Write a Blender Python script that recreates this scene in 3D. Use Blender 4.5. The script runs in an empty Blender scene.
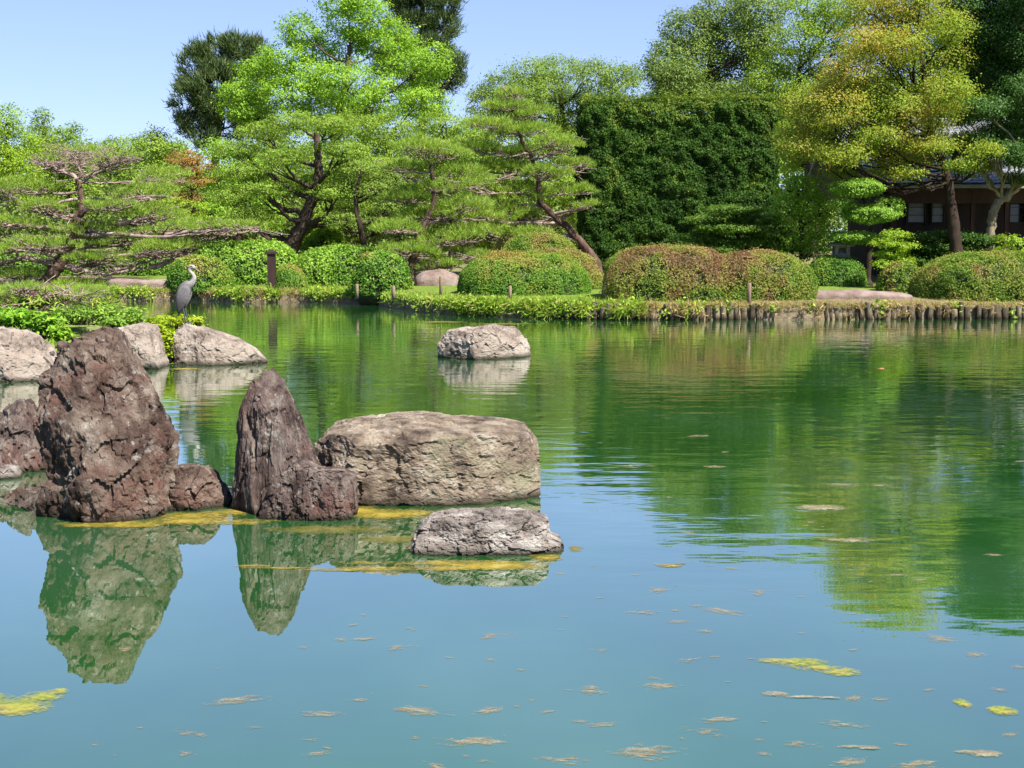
import bpy, bmesh, math, random
import numpy as np

SC = bpy.context.scene
COL = SC.collection
R = math.radians
PI = math.pi
# ------------------------------------------------------------------ camera, sky, sun, exposure
F, HOR, EYE = 1400.0, 235.0, 2.1
PITCH = math.atan((384.0 - HOR) / F)
cam_d = bpy.data.cameras.new('camera')
cam_d.sensor_width = 36.0
cam_d.lens = F * 36.0 / 1024.0
cam_d.clip_end = 3000.0
cam_d.clip_start = 0.05
cam = bpy.data.objects.new('camera', cam_d)
cam.location = (0, 0, EYE)
cam.rotation_euler = (R(90) - PITCH, 0, 0)
COL.objects.link(cam)
SC.camera = cam

SUN = np.array((0.42, -0.46, 0.78)); SUN = SUN / np.linalg.norm(SUN)
sun_el = math.asin(SUN[2]); sun_az = math.atan2(SUN[0], SUN[1])
world = bpy.data.worlds.new('World'); SC.world = world
world.use_nodes = True
wn = world.node_tree.nodes; wl = world.node_tree.links
wn.clear()
sky = wn.new('ShaderNodeTexSky'); sky.sky_type = 'NISHITA'; sky.sun_disc = False
sky.sun_elevation = sun_el; sky.sun_rotation = sun_az
sky.air_density = 1.0; sky.dust_density = 0.0; sky.ozone_density = 1.0; sky.altitude = 2500
bg = wn.new('ShaderNodeBackground'); bg.inputs['Strength'].default_value = 0.115
wo = wn.new('ShaderNodeOutputWorld')
gm = wn.new('ShaderNodeGamma'); gm.inputs[1].default_value = 0.6; wl.new(sky.outputs[0], gm.inputs[0])
mt = wn.new('ShaderNodeMixRGB'); mt.blend_type = 'MULTIPLY'; mt.inputs[0].default_value = 1.0; mt.inputs[2].default_value = (0.87, 0.975, 1.34, 1); wl.new(gm.outputs[0], mt.inputs[1])
wl.new(mt.outputs[0], bg.inputs[0]); wl.new(bg.outputs[0], wo.inputs[0])

sl = bpy.data.lights.new('sun', 'SUN'); sl.energy = 5.0; sl.angle = R(0.53); sl.color = (1.0, 0.95, 0.84)
so = bpy.data.objects.new('sun', sl); COL.objects.link(so)
so.location = (20, -10, 40)
from mathutils import Vector
so.rotation_euler = Vector(SUN.tolist()).to_track_quat('Z', 'Y').to_euler()

SC.render.engine = 'CYCLES'
SC.view_settings.view_transform = 'Standard'
SC.view_settings.look = 'None'
SC.view_settings.gamma = 1.0
SC.view_settings.use_curve_mapping = False
SC.view_settings.exposure = 1.34
SC.cycles.max_bounces = 6
SC.cycles.diffuse_bounces = 4
SC.cycles.glossy_bounces = 3
SC.cycles.transmission_bounces = 3
SC.cycles.transparent_max_bounces = 4
SC.cycles.caustics_reflective = False
SC.cycles.caustics_refractive = False
SC.cycles.use_denoising = True

# ------------------------------------------------------------------ helpers: projection, noise, mesh
CP, SP = math.cos(PITCH), math.sin(PITCH)


def ray(px, py):
    a, b = (px - 512.0) / F, (384.0 - py) / F
    return np.array((a, b * SP + CP, b * CP - SP))


def P(px, py, Y):
    """the point seen at a pixel, at depth Y along the view"""
    d = ray(px, py); k = Y / d[1]
    return np.array((0, 0, EYE)) + d * k


def G(px, py, z=0.0):
    """the point seen at a pixel, on the level z"""
    d = ray(px, py); k = (z - EYE) / d[2]
    return np.array((0, 0, EYE)) + d * k


def hsh(ix, iy, iz, seed=0):
    h = (ix.astype(np.int64) * 374761393 + iy.astype(np.int64) * 668265263 + iz.astype(np.int64) * 1440662683 + seed * 974711) & 0xFFFFFFFF
    h = ((h ^ (h >> 13)) * 1274126177) & 0xFFFFFFFF
    h = ((h ^ (h >> 16)) * 2246822519) & 0xFFFFFFFF
    h = h ^ (h >> 15)
    return (h & 0xFFFFFF) / float(0xFFFFFF)


def vnoise(p, seed=0):
    i = np.floor(p); f = p - i; f = f * f * f * (f * (f * 6 - 15) + 10)
    i = i.astype(np.int64)
    out = 0
    for dx in (0, 1):
        wx = f[:, 0] if dx else 1 - f[:, 0]
        for dy in (0, 1):
            wy = f[:, 1] if dy else 1 - f[:, 1]
            for dz in (0, 1):
                wz = f[:, 2] if dz else 1 - f[:, 2]
                out = out + wx * wy * wz * hsh(i[:, 0] + dx, i[:, 1] + dy, i[:, 2] + dz, seed)
    return out


def fbm(p, oct=4, seed=0, gain=0.5):
    s, a, t = 0, 1.0, 0
    for o in range(oct):
        s = s + a * vnoise(p * (2.03 ** o) + o * 17.3, seed + o); t += a; a *= gain
    return s / t


def ridged(p, oct=4, seed=0):
    s, a, t = 0, 1.0, 0
    for o in range(oct):
        n = 1 - np.abs(2 * vnoise(p * (2.1 ** o) + o * 9.1, seed + o) - 1)
        s = s + a * n * n; t += a; a *= 0.5
    return s / t


def worley(p, seed=0, tl=False):
    i = np.floor(p).astype(np.int64)
    f1 = np.full(len(p), 9.0); f2 = np.full(len(p), 9.0); cid = np.zeros(len(p)); tilt = np.zeros(len(p))
    for dx in (-1, 0, 1):
        for dy in (-1, 0, 1):
            for dz in (-1, 0, 1):
                c = i + np.array((dx, dy, dz))
                q = c + np.stack([hsh(c[:, 0], c[:, 1], c[:, 2], seed + k) for k in (1, 2, 3)], 1)
                d = np.linalg.norm(p - q, axis=1)
                nid = hsh(c[:, 0], c[:, 1], c[:, 2], seed + 7)
                m = d < f1
                if tl:
                    rv = np.stack([hsh(c[:, 0], c[:, 1], c[:, 2], seed + k) for k in (11, 12, 13)], 1) * 2 - 1
                    tilt = np.where(m, ((p - q) * rv).sum(1), tilt)
                f2 = np.where(m, f1, np.minimum(f2, d)); cid = np.where(m, nid, cid); f1 = np.where(m, d, f1)
    return (f1, f2, cid, tilt) if tl else (f1, f2, cid)


def unit(v):
    return v / np.maximum(np.linalg.norm(v, axis=-1, keepdims=True), 1e-9)


class MB:
    """collects vertices, faces, a per-vertex tint and material slots; build() links them as one mesh object"""
    def __init__(s):
        s.v, s.f, s.t, s.n = [], [], [], 0

    def add(s, verts, faces, slot=0, tint=None):
        verts = np.asarray(verts, float)
        s.v.append(verts)
        if not isinstance(faces, list): faces = [faces]
        for fa in faces:
            fa = np.asarray(fa, np.int64)
            if len(fa): s.f.append((fa + s.n, slot))
        s.t.append(np.full(len(verts), 0.5) if tint is None else np.broadcast_to(tint, (len(verts),)))
        s.n += len(verts)

    def build(s, name, mats, parent=None, smooth=True, origin=None):
        v = np.concatenate(s.v)
        if parent is not None: v = v - np.array(parent.location)
        elif origin is not None: v = v - np.asarray(origin)
        me = bpy.data.meshes.new(name)
        tot = np.concatenate([np.full(len(f), f.shape[1]) for f, _ in s.f])
        loops = np.concatenate([f.ravel() for f, _ in s.f])
        sl_ = np.concatenate([np.full(len(f), k) for f, k in s.f])
        me.vertices.add(len(v)); me.vertices.foreach_set('co', v.astype(np.float32).ravel())
        me.loops.add(len(loops)); me.loops.foreach_set('vertex_index', loops.astype(np.int32))
        me.polygons.add(len(tot))
        me.polygons.foreach_set('loop_start', np.concatenate([[0], np.cumsum(tot)[:-1]]).astype(np.int32))
        me.polygons.foreach_set('material_index', sl_.astype(np.int32))
        me.polygons.foreach_set('use_smooth', np.full(len(tot), smooth))
        a = me.attributes.new('tint', 'FLOAT', 'POINT')
        a.data.foreach_set('value', np.concatenate(s.t).astype(np.float32))
        for m in (mats if isinstance(mats, (list, tuple)) else [mats]): me.materials.append(m)
        me.update(calc_edges=True); me.validate()
        o = bpy.data.objects.new(name, me); COL.objects.link(o)
        if parent is not None: o.parent = parent
        elif origin is not None: o.location = tuple(float(c) for c in origin)
        return o

    # shapes
    def box(s, c, d, slot=0, rz=0.0, taper=1.0):
        x, y, z = (k / 2 for k in d)
        q = np.array([(-x, -y, -z), (x, -y, -z), (x, y, -z), (-x, y, -z), (-x * taper, -y * taper, z), (x * taper, -y * taper, z), (x * taper, y * taper, z), (-x * taper, y * taper, z)])
        if rz:
            ca, sa = math.cos(rz), math.sin(rz)
            q = np.stack([q[:, 0] * ca - q[:, 1] * sa, q[:, 0] * sa + q[:, 1] * ca, q[:, 2]], 1)
        s.add(q + np.asarray(c), np.array([(3, 2, 1, 0), (4, 5, 6, 7), (0, 1, 5, 4), (1, 2, 6, 5), (2, 3, 7, 6), (3, 0, 4, 7)]), slot)

    def tube(s, pts, rad, sides=7, slot=0, wob=0.0, flat=None, tint=None):
        pts = np.asarray(pts, float); n = len(pts)
        rad = np.broadcast_to(np.asarray(rad, float), (n,))
        t = unit(np.gradient(pts, axis=0))
        ref = np.array((0.31, 0.87, 0.21)) if abs(t[0] @ unit(np.array((0.31, 0.87, 0.21)))) < 0.9 else np.array((1.0, 0, 0))
        u = unit(np.cross(t, ref)); w = np.cross(t, u)
        a = np.arange(sides) * 2 * PI / sides
        ring = u[:, None, :] * np.cos(a)[None, :, None] + w[:, None, :] * np.sin(a)[None, :, None]
        rr = rad[:, None] * np.ones((1, sides))
        if wob: rr = rr * (1 + wob * (RNG.random((n, sides)) - 0.5) * 2)
        v = (pts[:, None, :] + ring * rr[:, :, None]).reshape(-1, 3)
        i = np.arange(n - 1)[:, None] * sides; j = np.arange(sides)[None, :]; k = (j + 1) % sides
        fq = np.stack([(i + j), (i + k), (i + sides + k), (i + sides + j)], -1).reshape(-1, 4)
        caps = [fq, np.arange(sides)[None, ::-1], (np.arange(sides) + (n - 1) * sides)[None, :]]
        s.add(v, caps, slot, tint)

    def lathe(s, c, prof, sides=16, slot=0, sq=None):
        """prof: (radius, z) pairs; sides=4 or 6 gives square / hexagonal work"""
        a = np.arange(sides) * 2 * PI / sides + PI / sides
        v = np.concatenate([np.stack([r * np.cos(a), r * np.sin(a), np.full(sides, z)], 1) for r, z in prof]) + np.asarray(c)
        n = len(prof); i = np.arange(n - 1)[:, None] * sides; j = np.arange(sides)[None, :]; k = (j + 1) % sides
        fq = np.stack([i + j, i + k, i + sides + k, i + sides + j], -1).reshape(-1, 4)
        s.add(v, [fq, np.arange(sides)[None, ::-1], (np.arange(sides) + (n - 1) * sides)[None, :]], slot)


RNG = np.random.default_rng(7)


def smooth_path(pts, per=5, jit=0.0):
    pts = np.asarray(pts, float)
    if len(pts) < 3: pts = np.array([pts[0], (pts[0] + pts[-1]) / 2, pts[-1]])
    q = np.concatenate([[2 * pts[0] - pts[1]], pts, [2 * pts[-1] - pts[-2]]])
    out = []
    for i in range(1, len(q) - 2):
        for t in np.arange(per) / per:
            a, b, c, d = q[i - 1], q[i], q[i + 1], q[i + 2]
            out.append(0.5 * (2 * b + (c - a) * t + (2 * a - 5 * b + 4 * c - d) * t * t + (3 * b - a - 3 * c + d) * t ** 3))
    out.append(pts[-1]); out = np.array(out)
    if jit: out[1:-1] += RNG.normal(0, jit, (len(out) - 2, 3))
    return out


def tag(o, label=None, cat=None, group=None, kind=None):
    if label: o['label'] = label
    if cat: o['category'] = cat
    if group: o['group'] = group
    if kind: o['kind'] = kind
    return o


def thing(name, loc, label, cat, group=None):
    o = bpy.data.objects.new(name, None); COL.objects.link(o)
    o.empty_display_size = 0.2
    o.location = tuple(float(c) for c in loc)
    return tag(o, label, cat, group)


# ------------------------------------------------------------------ materials
def new_mat(name):
    m = bpy.data.materials.new(name); m.use_nodes = True
    nt = m.node_tree; nt.nodes.clear()
    out = nt.nodes.new('ShaderNodeOutputMaterial')
    return m, nt.nodes, nt.links, out


def ramp(n, cols):
    r = n.new('ShaderNodeValToRGB'); e = r.color_ramp.elements
    while len(e) > 1: e.remove(e[-1])
    for i, (p, c) in enumerate(cols):
        q = e[0] if i == 0 else e.new(p)
        q.position = p; q.color = (*c, 1)
    return r


def leaf_mat(name, cols, trans=0.35, gloss=0.12, rough=0.6, patch=0.35, pscale=1.2, k=1.58):
    cols = [(p, tuple(c * k for c in q)) for p, q in cols]
    m, n, l, out = new_mat(name)
    at = n.new('ShaderNodeAttribute'); at.attribute_name = 'tint'
    tc = n.new('ShaderNodeTexCoord'); no = n.new('ShaderNodeTexNoise'); no.inputs['Scale'].default_value = pscale; no.inputs['Detail'].default_value = 2
    l.new(tc.outputs['Object'], no.inputs['Vector'])
    sb = n.new('ShaderNodeMath'); sb.operation = 'SUBTRACT'; sb.inputs[1].default_value = 0.5; l.new(no.outputs[0], sb.inputs[0])
    ma = n.new('ShaderNodeMath'); ma.operation = 'MULTIPLY_ADD'; l.new(sb.outputs[0], ma.inputs[0]); ma.inputs[1].default_value = patch * 2; l.new(at.outputs['Fac'], ma.inputs[2])
    r = ramp(n, cols); l.new(ma.outputs[0], r.inputs[0])
    pr = n.new('ShaderNodeBsdfPrincipled'); l.new(r.outputs[0], pr.inputs['Base Color'])
    pr.inputs['Roughness'].default_value = rough; pr.inputs['Specular IOR Level'].default_value = gloss
    tr = n.new('ShaderNodeBsdfTranslucent')
    hs = n.new('ShaderNodeMixRGB'); hs.blend_type = 'MULTIPLY'; hs.inputs[0].default_value = 1.0; hs.inputs[2].default_value = (1.35, 1.3, 0.55, 1)
    l.new(r.outputs[0], hs.inputs[1]); l.new(hs.outputs[0], tr.inputs[0])
    mx = n.new('ShaderNodeMixShader'); mx.inputs[0].default_value = trans
    l.new(pr.outputs[0], mx.inputs[1]); l.new(tr.outputs[0], mx.inputs[2]); l.new(mx.outputs[0], out.inputs[0])
    return m


def noise_mat(name, cols, scale=4.0, detail=6, rough=0.85, bump=0.3, bscale=18.0, stretch=(1, 1, 1), spec=0.25, dist=0.02, wet=None, mix2=None, lichen=False):
    m, n, l, out = new_mat(name)
    tc = n.new('ShaderNodeTexCoord'); mp = n.new('ShaderNodeMapping'); mp.inputs['Scale'].default_value = stretch
    l.new(tc.outputs['Object'], mp.inputs['Vector'])
    no = n.new('ShaderNodeTexNoise'); no.inputs['Scale'].default_value = scale; no.inputs['Detail'].default_value = detail; no.inputs['Roughness'].default_value = 0.62
    l.new(mp.outputs[0], no.inputs['Vector'])
    r = ramp(n, cols); l.new(no.outputs[0], r.inputs[0]); col = r.outputs[0]
    if mix2:                                        # second, larger patches of another colour
        c2, s2, lo, hi = mix2
        n2 = n.new('ShaderNodeTexNoise'); n2.inputs['Scale'].default_value = s2; n2.inputs['Detail'].default_value = 5; n2.inputs['Roughness'].default_value = 0.6
        l.new(tc.outputs['Object'], n2.inputs['Vector'])
        rr = ramp(n, [(lo, (0, 0, 0)), (hi, (1, 1, 1))]); l.new(n2.outputs[0], rr.inputs[0])
        mx = n.new('ShaderNodeMixRGB'); l.new(rr.outputs[0], mx.inputs[0]); l.new(col, mx.inputs[1]); mx.inputs[2].default_value = (*c2, 1); col = mx.outputs[0]
    if lichen:                                      # pale crusts and dark mineral specks
        for sc_, lo, hi, cc in ((5.5, 0.57, 0.66, (0.33, 0.31, 0.275)), (13.0, 0.60, 0.66, (0.40, 0.38, 0.345)), (7.5, 0.60, 0.70, (0.025, 0.02, 0.018))):
            n3 = n.new('ShaderNodeTexNoise'); n3.inputs['Scale'].default_value = sc_; n3.inputs['Detail'].default_value = 9; n3.inputs['Roughness'].default_value = 0.68
            mo = n.new('ShaderNodeMapping'); mo.inputs['Location'].default_value = (sc_, sc_ * 2, 3.1); l.new(tc.outputs['Object'], mo.inputs['Vector']); l.new(mo.outputs[0], n3.inputs['Vector'])
            r3 = ramp(n, [(lo, (0, 0, 0)), (hi, (0.5, 0.5, 0.5))]); l.new(n3.outputs[0], r3.inputs[0])
            m3 = n.new('ShaderNodeMixRGB'); l.new(r3.outputs[0], m3.inputs[0]); l.new(col, m3.inputs[1]); m3.inputs[2].default_value = (*cc, 1); col = m3.outputs[0]
    pr = n.new('ShaderNodeBsdfPrincipled'); pr.inputs['Roughness'].default_value = rough; pr.inputs['Specular IOR Level'].default_value = spec
    if wet:                                         # damp, algae-stained foot just above the water (world height)
        ge = n.new('ShaderNodeNewGeometry'); sx = n.new('ShaderNodeSeparateXYZ'); l.new(ge.outputs['Position'], sx.inputs[0])
        ad = n.new('ShaderNodeMath'); ad.operation = 'MULTIPLY_ADD'; l.new(no.outputs[0], ad.inputs[0]); ad.inputs[1].default_value = -wet; l.new(sx.outputs[2], ad.inputs[2])
        mr = n.new('ShaderNodeMapRange'); mr.inputs[1].default_value = -wet * 0.45; mr.inputs[2].default_value = wet * 0.35; mr.inputs[3].default_value = 1; mr.inputs[4].default_value = 0
        l.new(ad.outputs[0], mr.inputs[0])
        mw = n.new('ShaderNodeMixRGB'); l.new(mr.outputs[0], mw.inputs[0]); l.new(col, mw.inputs[1]); mw.inputs[2].default_value = (0.022, 0.02, 0.012, 1); col = mw.outputs[0]
    l.new(col, pr.inputs['Base Color'])
    if bump:
        nb = n.new('ShaderNodeTexNoise'); nb.inputs['Scale'].default_value = bscale; nb.inputs['Detail'].default_value = 8; nb.inputs['Roughness'].default_value = 0.7
        l.new(mp.outputs[0], nb.inputs['Vector'])
        bp = n.new('ShaderNodeBump'); bp.inputs['Strength'].default_value = bump; bp.inputs['Distance'].default_value = dist
        l.new(nb.outputs[0], bp.inputs['Height']); l.new(bp.outputs[0], pr.inputs['Normal'])
    l.new(pr.outputs[0], out.inputs[0])
    return m


M = {}
M['bright_leaf'] = leaf_mat('bright_leaf', [(0.0, (0.072, 0.145, 0.016)), (0.5, (0.15, 0.255, 0.028)), (1.0, (0.225, 0.33, 0.045))], 0.4)
M['mid_leaf'] = leaf_mat('mid_leaf', [(0.0, (0.062, 0.11, 0.016)), (0.5, (0.125, 0.195, 0.027)), (1.0, (0.20, 0.265, 0.045))], 0.38)
M['soft_leaf'] = leaf_mat('soft_leaf', [(0.0, (0.058, 0.10, 0.018)), (0.5, (0.115, 0.175, 0.032)), (1.0, (0.185, 0.245, 0.05))], 0.35)
M['lime_leaf'] = leaf_mat('lime_leaf', [(0.0, (0.09, 0.17, 0.014)), (0.5, (0.18, 0.275, 0.027)), (1.0, (0.27, 0.34, 0.04))], 0.42, k=1.35)
M['camphor_leaf'] = leaf_mat('camphor_leaf', [(0.0, (0.04, 0.075, 0.016)), (0.5, (0.085, 0.135, 0.024)), (1.0, (0.155, 0.19, 0.035))], 0.3, 0.35)
M['dark_leaf'] = leaf_mat('dark_leaf', [(0.0, (0.018, 0.046, 0.009)), (0.5, (0.034, 0.085, 0.015)), (1.0, (0.07, 0.14, 0.022))], 0.3, 0.3, k=1.4)
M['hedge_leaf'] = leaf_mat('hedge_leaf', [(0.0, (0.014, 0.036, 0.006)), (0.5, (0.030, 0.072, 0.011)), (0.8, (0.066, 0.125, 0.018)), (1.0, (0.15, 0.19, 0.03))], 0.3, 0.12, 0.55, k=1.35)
M['gold_leaf'] = leaf_mat('gold_leaf', [(0.0, (0.08, 0.14, 0.016)), (0.45, (0.155, 0.215, 0.026)), (0.72, (0.235, 0.235, 0.042)), (1.0, (0.31, 0.18, 0.06))], 0.42, patch=0.7, pscale=0.4, k=1.5)
M['orange_leaf'] = leaf_mat('orange_leaf', [(0.0, (0.10, 0.12, 0.02)), (0.4, (0.19, 0.125, 0.03)), (1.0, (0.27, 0.105, 0.05))], 0.4)
M['needle'] = leaf_mat('needle', [(0.0, (0.07, 0.135, 0.016)), (0.5, (0.15, 0.225, 0.034)), (1.0, (0.23, 0.29, 0.055))], 0.38, 0.2)
M['dark_needle'] = leaf_mat('dark_needle', [(0.0, (0.016, 0.03, 0.011)), (0.5, (0.036, 0.06, 0.018)), (1.0, (0.085, 0.11, 0.03))], 0.2, 0.2)
M['azalea'] = leaf_mat('azalea', [(0.0, (0.045, 0.085, 0.012)), (0.36, (0.095, 0.145, 0.02)), (0.58, (0.145, 0.145, 0.034)), (0.78, (0.145, 0.10, 0.042)), (1.0, (0.10, 0.055, 0.032))], 0.28, 0.12, patch=0.42, pscale=1.6, k=1.8)
M['azalea_green'] = leaf_mat('azalea_green', [(0.0, (0.035, 0.09, 0.01)), (0.5, (0.085, 0.17, 0.018)), (0.72, (0.155, 0.19, 0.03)), (1.0, (0.175, 0.13, 0.035))], 0.3, 0.25, patch=0.35, pscale=1.6)
M['box_leaf'] = leaf_mat('box_leaf', [(0.0, (0.05, 0.11, 0.012)), (0.5, (0.115, 0.21, 0.022)), (1.0, (0.20, 0.30, 0.04))], 0.35, 0.3)
M['moss_leaf'] = leaf_mat('moss_leaf', [(0.0, (0.028, 0.065, 0.008)), (0.5, (0.065, 0.125, 0.014)), (1.0, (0.13, 0.20, 0.028))], 0.3, 0.2, k=1.3)
M['fern'] = leaf_mat('fern', [(0.0, (0.06, 0.15, 0.012)), (0.5, (0.14, 0.29, 0.02)), (1.0, (0.25, 0.38, 0.035))], 0.4, 0.2, k=1.25)
M['yellow_fern'] = leaf_mat('yellow_fern', [(0.0, (0.13, 0.22, 0.01)), (0.5, (0.26, 0.36, 0.015)), (1.0, (0.36, 0.41, 0.03))], 0.4, 0.2, k=1.1)
M['grass'] = leaf_mat('grass', [(0.0, (0.06, 0.12, 0.012)), (0.45, (0.14, 0.23, 0.025)), (0.8, (0.24, 0.30, 0.045)), (1.0, (0.32, 0.26, 0.11))], 0.35, 0.15)
M['dry_grass'] = leaf_mat('dry_grass', [(0.0, (0.12, 0.085, 0.04)), (0.5, (0.24, 0.18, 0.08)), (1.0, (0.36, 0.29, 0.15))], 0.3, 0.1)
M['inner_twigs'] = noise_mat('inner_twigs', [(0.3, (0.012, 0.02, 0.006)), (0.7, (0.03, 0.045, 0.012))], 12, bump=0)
M['bark'] = noise_mat('bark', [(0.3, (0.035, 0.024, 0.018)), (0.6, (0.09, 0.065, 0.05)), (0.8, (0.16, 0.125, 0.10))], 6, 6, 0.9, 0.8, 14, (1, 1, 0.3), 0.1)
M['dark_bark'] = noise_mat('dark_bark', [(0.3, (0.02, 0.014, 0.011)), (0.7, (0.055, 0.038, 0.03))], 6, 6, 0.9, 0.8, 14, (1, 1, 0.3), 0.1)
M['pale_bark'] = noise_mat('pale_bark', [(0.3, (0.10, 0.07, 0.045)), (0.5, (0.21, 0.165, 0.11)), (0.75, (0.32, 0.27, 0.20))], 5, 6, 0.9, 0.6, 14, (1, 1, 0.4), 0.1)
M['pine_bark'] = noise_mat('pine_bark', [(0.3, (0.10, 0.065, 0.055)), (0.5, (0.25, 0.18, 0.16)), (0.7, (0.40, 0.32, 0.29))], 6, 6, 0.9, 0.7, 16, (1, 1, 0.5), 0.1)
M['trunk_pine'] = noise_mat('trunk_pine', [(0.3, (0.045, 0.027, 0.02)), (0.6, (0.11, 0.07, 0.055)), (0.8, (0.19, 0.14, 0.12))], 7, 6, 0.9, 0.9, 14, (1, 1, 0.4), 0.1)

M['red_rock'] = noise_mat('red_rock', [(0.343, (0.0218, 0.0151, 0.0121)), (0.435, (0.0663, 0.0415, 0.0336)), (0.521, (0.1129, 0.0792, 0.0638)), (0.607, (0.1714, 0.132, 0.1075)), (0.686, (0.2649, 0.2263, 0.1882))], 3.6, 12, 0.9, 1.0, 17, (1, 1, 0.8), 0.15, 0.05, 0.07, ((0.115, 0.058, 0.045), 2.1, 0.5, 0.68), lichen=True)
M['purple_rock'] = noise_mat('purple_rock', [(0.343, (0.0226, 0.0149, 0.0141)), (0.435, (0.0679, 0.0463, 0.0409)), (0.528, (0.1132, 0.0837, 0.074)), (0.62, (0.166, 0.1345, 0.1164)), (0.699, (0.2414, 0.2092, 0.1834))], 4.0, 12, 0.9, 1.0, 13, (2.4, 2.4, 0.5), 0.15, 0.04, 0.07, ((0.12, 0.06, 0.05), 2.3, 0.52, 0.68), lichen=True)
M['grey_rock'] = noise_mat('grey_rock', [(0.343, (0.0504, 0.036, 0.0285)), (0.435, (0.1344, 0.1007, 0.076)), (0.528, (0.224, 0.1749, 0.133)), (0.62, (0.3136, 0.265, 0.2042)), (0.699, (0.4256, 0.3816, 0.304))], 3.4, 12, 0.9, 1.0, 15, (1, 1, 1.2), 0.15, 0.045, 0.08, ((0.17, 0.165, 0.10), 1.8, 0.56, 0.74), lichen=True)
M['slab_rock'] = noise_mat('slab_rock', [(0.343, (0.06, 0.048, 0.043)), (0.435, (0.15, 0.125, 0.11)), (0.528, (0.235, 0.2, 0.18)), (0.62, (0.34, 0.31, 0.285)), (0.699, (0.45, 0.43, 0.4))], 4.2, 12, 0.85, 1.0, 18, (1, 1.2, 1.6), 0.2, 0.035, 0.06, lichen=True)
M['pale_rock'] = noise_mat('pale_rock', [(0.343, (0.09, 0.0686, 0.0558)), (0.435, (0.19, 0.1519, 0.1256)), (0.528, (0.28, 0.2303, 0.1953)), (0.62, (0.36, 0.3185, 0.279))], 2.6, 12, 0.88, 0.9, 10, (1, 1, 1.1), 0.2, 0.06, 0.10, ((0.20, 0.155, 0.12), 1.3, 0.52, 0.7), lichen=True)
M['pink_stone'] = noise_mat('pink_stone', [(0.3, (0.10, 0.065, 0.055)), (0.5, (0.20, 0.145, 0.125)), (0.7, (0.27, 0.22, 0.20))], 2.2, 10, 0.9, 0.7, 9, (1, 1, 1), 0.15, 0.05)
M['lantern_stone'] = noise_mat('lantern_stone', [(0.3, (0.10, 0.09, 0.075)), (0.6, (0.21, 0.195, 0.165))], 9, 8, 0.95, 0.6, 40, (1, 1, 1), 0.1)
M['log'] = noise_mat('log', [(0.28, (0.045, 0.033, 0.023)), (0.48, (0.13, 0.10, 0.068)), (0.72, (0.26, 0.21, 0.15))], 7, 8, 0.95, 0.8, 20, (1, 1, 0.25), 0.1, wet=0.20)
_n, _l = M['log'].node_tree.nodes, M['log'].node_tree.links
_p = [q for q in _n if q.type == 'BSDF_PRINCIPLED'][0]; _src = _p.inputs['Base Color'].links[0].from_socket
_oi = _n.new('ShaderNodeObjectInfo'); _hs = _n.new('ShaderNodeHueSaturation'); _mr = _n.new('ShaderNodeMapRange'); _mr.inputs[3].default_value = 0.5; _mr.inputs[4].default_value = 1.5
_l.new(_oi.outputs['Random'], _mr.inputs[0]); _l.new(_mr.outputs[0], _hs.inputs['Value']); _l.new(_src, _hs.inputs['Color']); _l.new(_hs.outputs[0], _p.inputs['Base Color'])
M['stake'] = noise_mat('stake', [(0.3, (0.13, 0.09, 0.06)), (0.6, (0.27, 0.21, 0.15))], 9, 6, 0.9, 0.5, 30, (1, 1, 0.2), 0.1)
M['post_wood'] = noise_mat('post_wood', [(0.3, (0.018, 0.009, 0.008)), (0.7, (0.042, 0.021, 0.017))], 8, 5, 0.7, 0.3, 30, (1, 1, 0.2))
M['house_wood'] = noise_mat('house_wood', [(0.3, (0.014, 0.008, 0.006)), (0.7, (0.032, 0.019, 0.015))], 4, 5, 0.75, 0.3, 20, (1, 1, 0.2))  # dark timber, colour deepened further to carry the shadow under the eaves
M['house_red'] = noise_mat('house_red', [(0.3, (0.03, 0.013, 0.010)), (0.7, (0.06, 0.028, 0.021))], 4, 5, 0.75, 0.3, 20, (1, 1, 0.2))
M['eave_metal'] = noise_mat('eave_metal', [(0.3, (0.16, 0.145, 0.125)), (0.7, (0.25, 0.235, 0.21))], 5, 3, 0.5, 0.1)
M['plaster'] = noise_mat('plaster', [(0.3, (0.20, 0.155, 0.12)), (0.7, (0.28, 0.225, 0.18))], 3, 4, 0.95, 0.2)
M['shoji'] = noise_mat('shoji', [(0.3, (0.22, 0.22, 0.225)), (0.7, (0.30, 0.30, 0.30))], 3, 3, 0.6, 0.0)
M['dark_glass'] = noise_mat('dark_glass', [(0.4, (0.006, 0.006, 0.007)), (0.6, (0.012, 0.012, 0.013))], 2, 2, 0.1, 0.0, spec=0.5)


def roof_mat():
    m, n, l, out = new_mat('roof_tile')
    tc = n.new('ShaderNodeTexCoord')
    no = n.new('ShaderNodeTexNoise'); no.inputs['Scale'].default_value = 2.2; no.inputs['Detail'].default_value = 8
    l.new(tc.outputs['Object'], no.inputs['Vector'])
    r = ramp(n, [(0.3, (0.11, 0.115, 0.125)), (0.5, (0.195, 0.205, 0.22)), (0.7, (0.27, 0.28, 0.30))]); l.new(no.outputs[0], r.inputs[0])
    pr = n.new('ShaderNodeBsdfPrincipled'); pr.inputs['Roughness'].default_value = 0.6; pr.inputs['Specular IOR Level'].default_value = 0.4
    l.new(r.outputs[0], pr.inputs['Base Color']); l.new(pr.outputs[0], out.inputs[0])
    return m


M['roof_tile'] = roof_mat()


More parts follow.
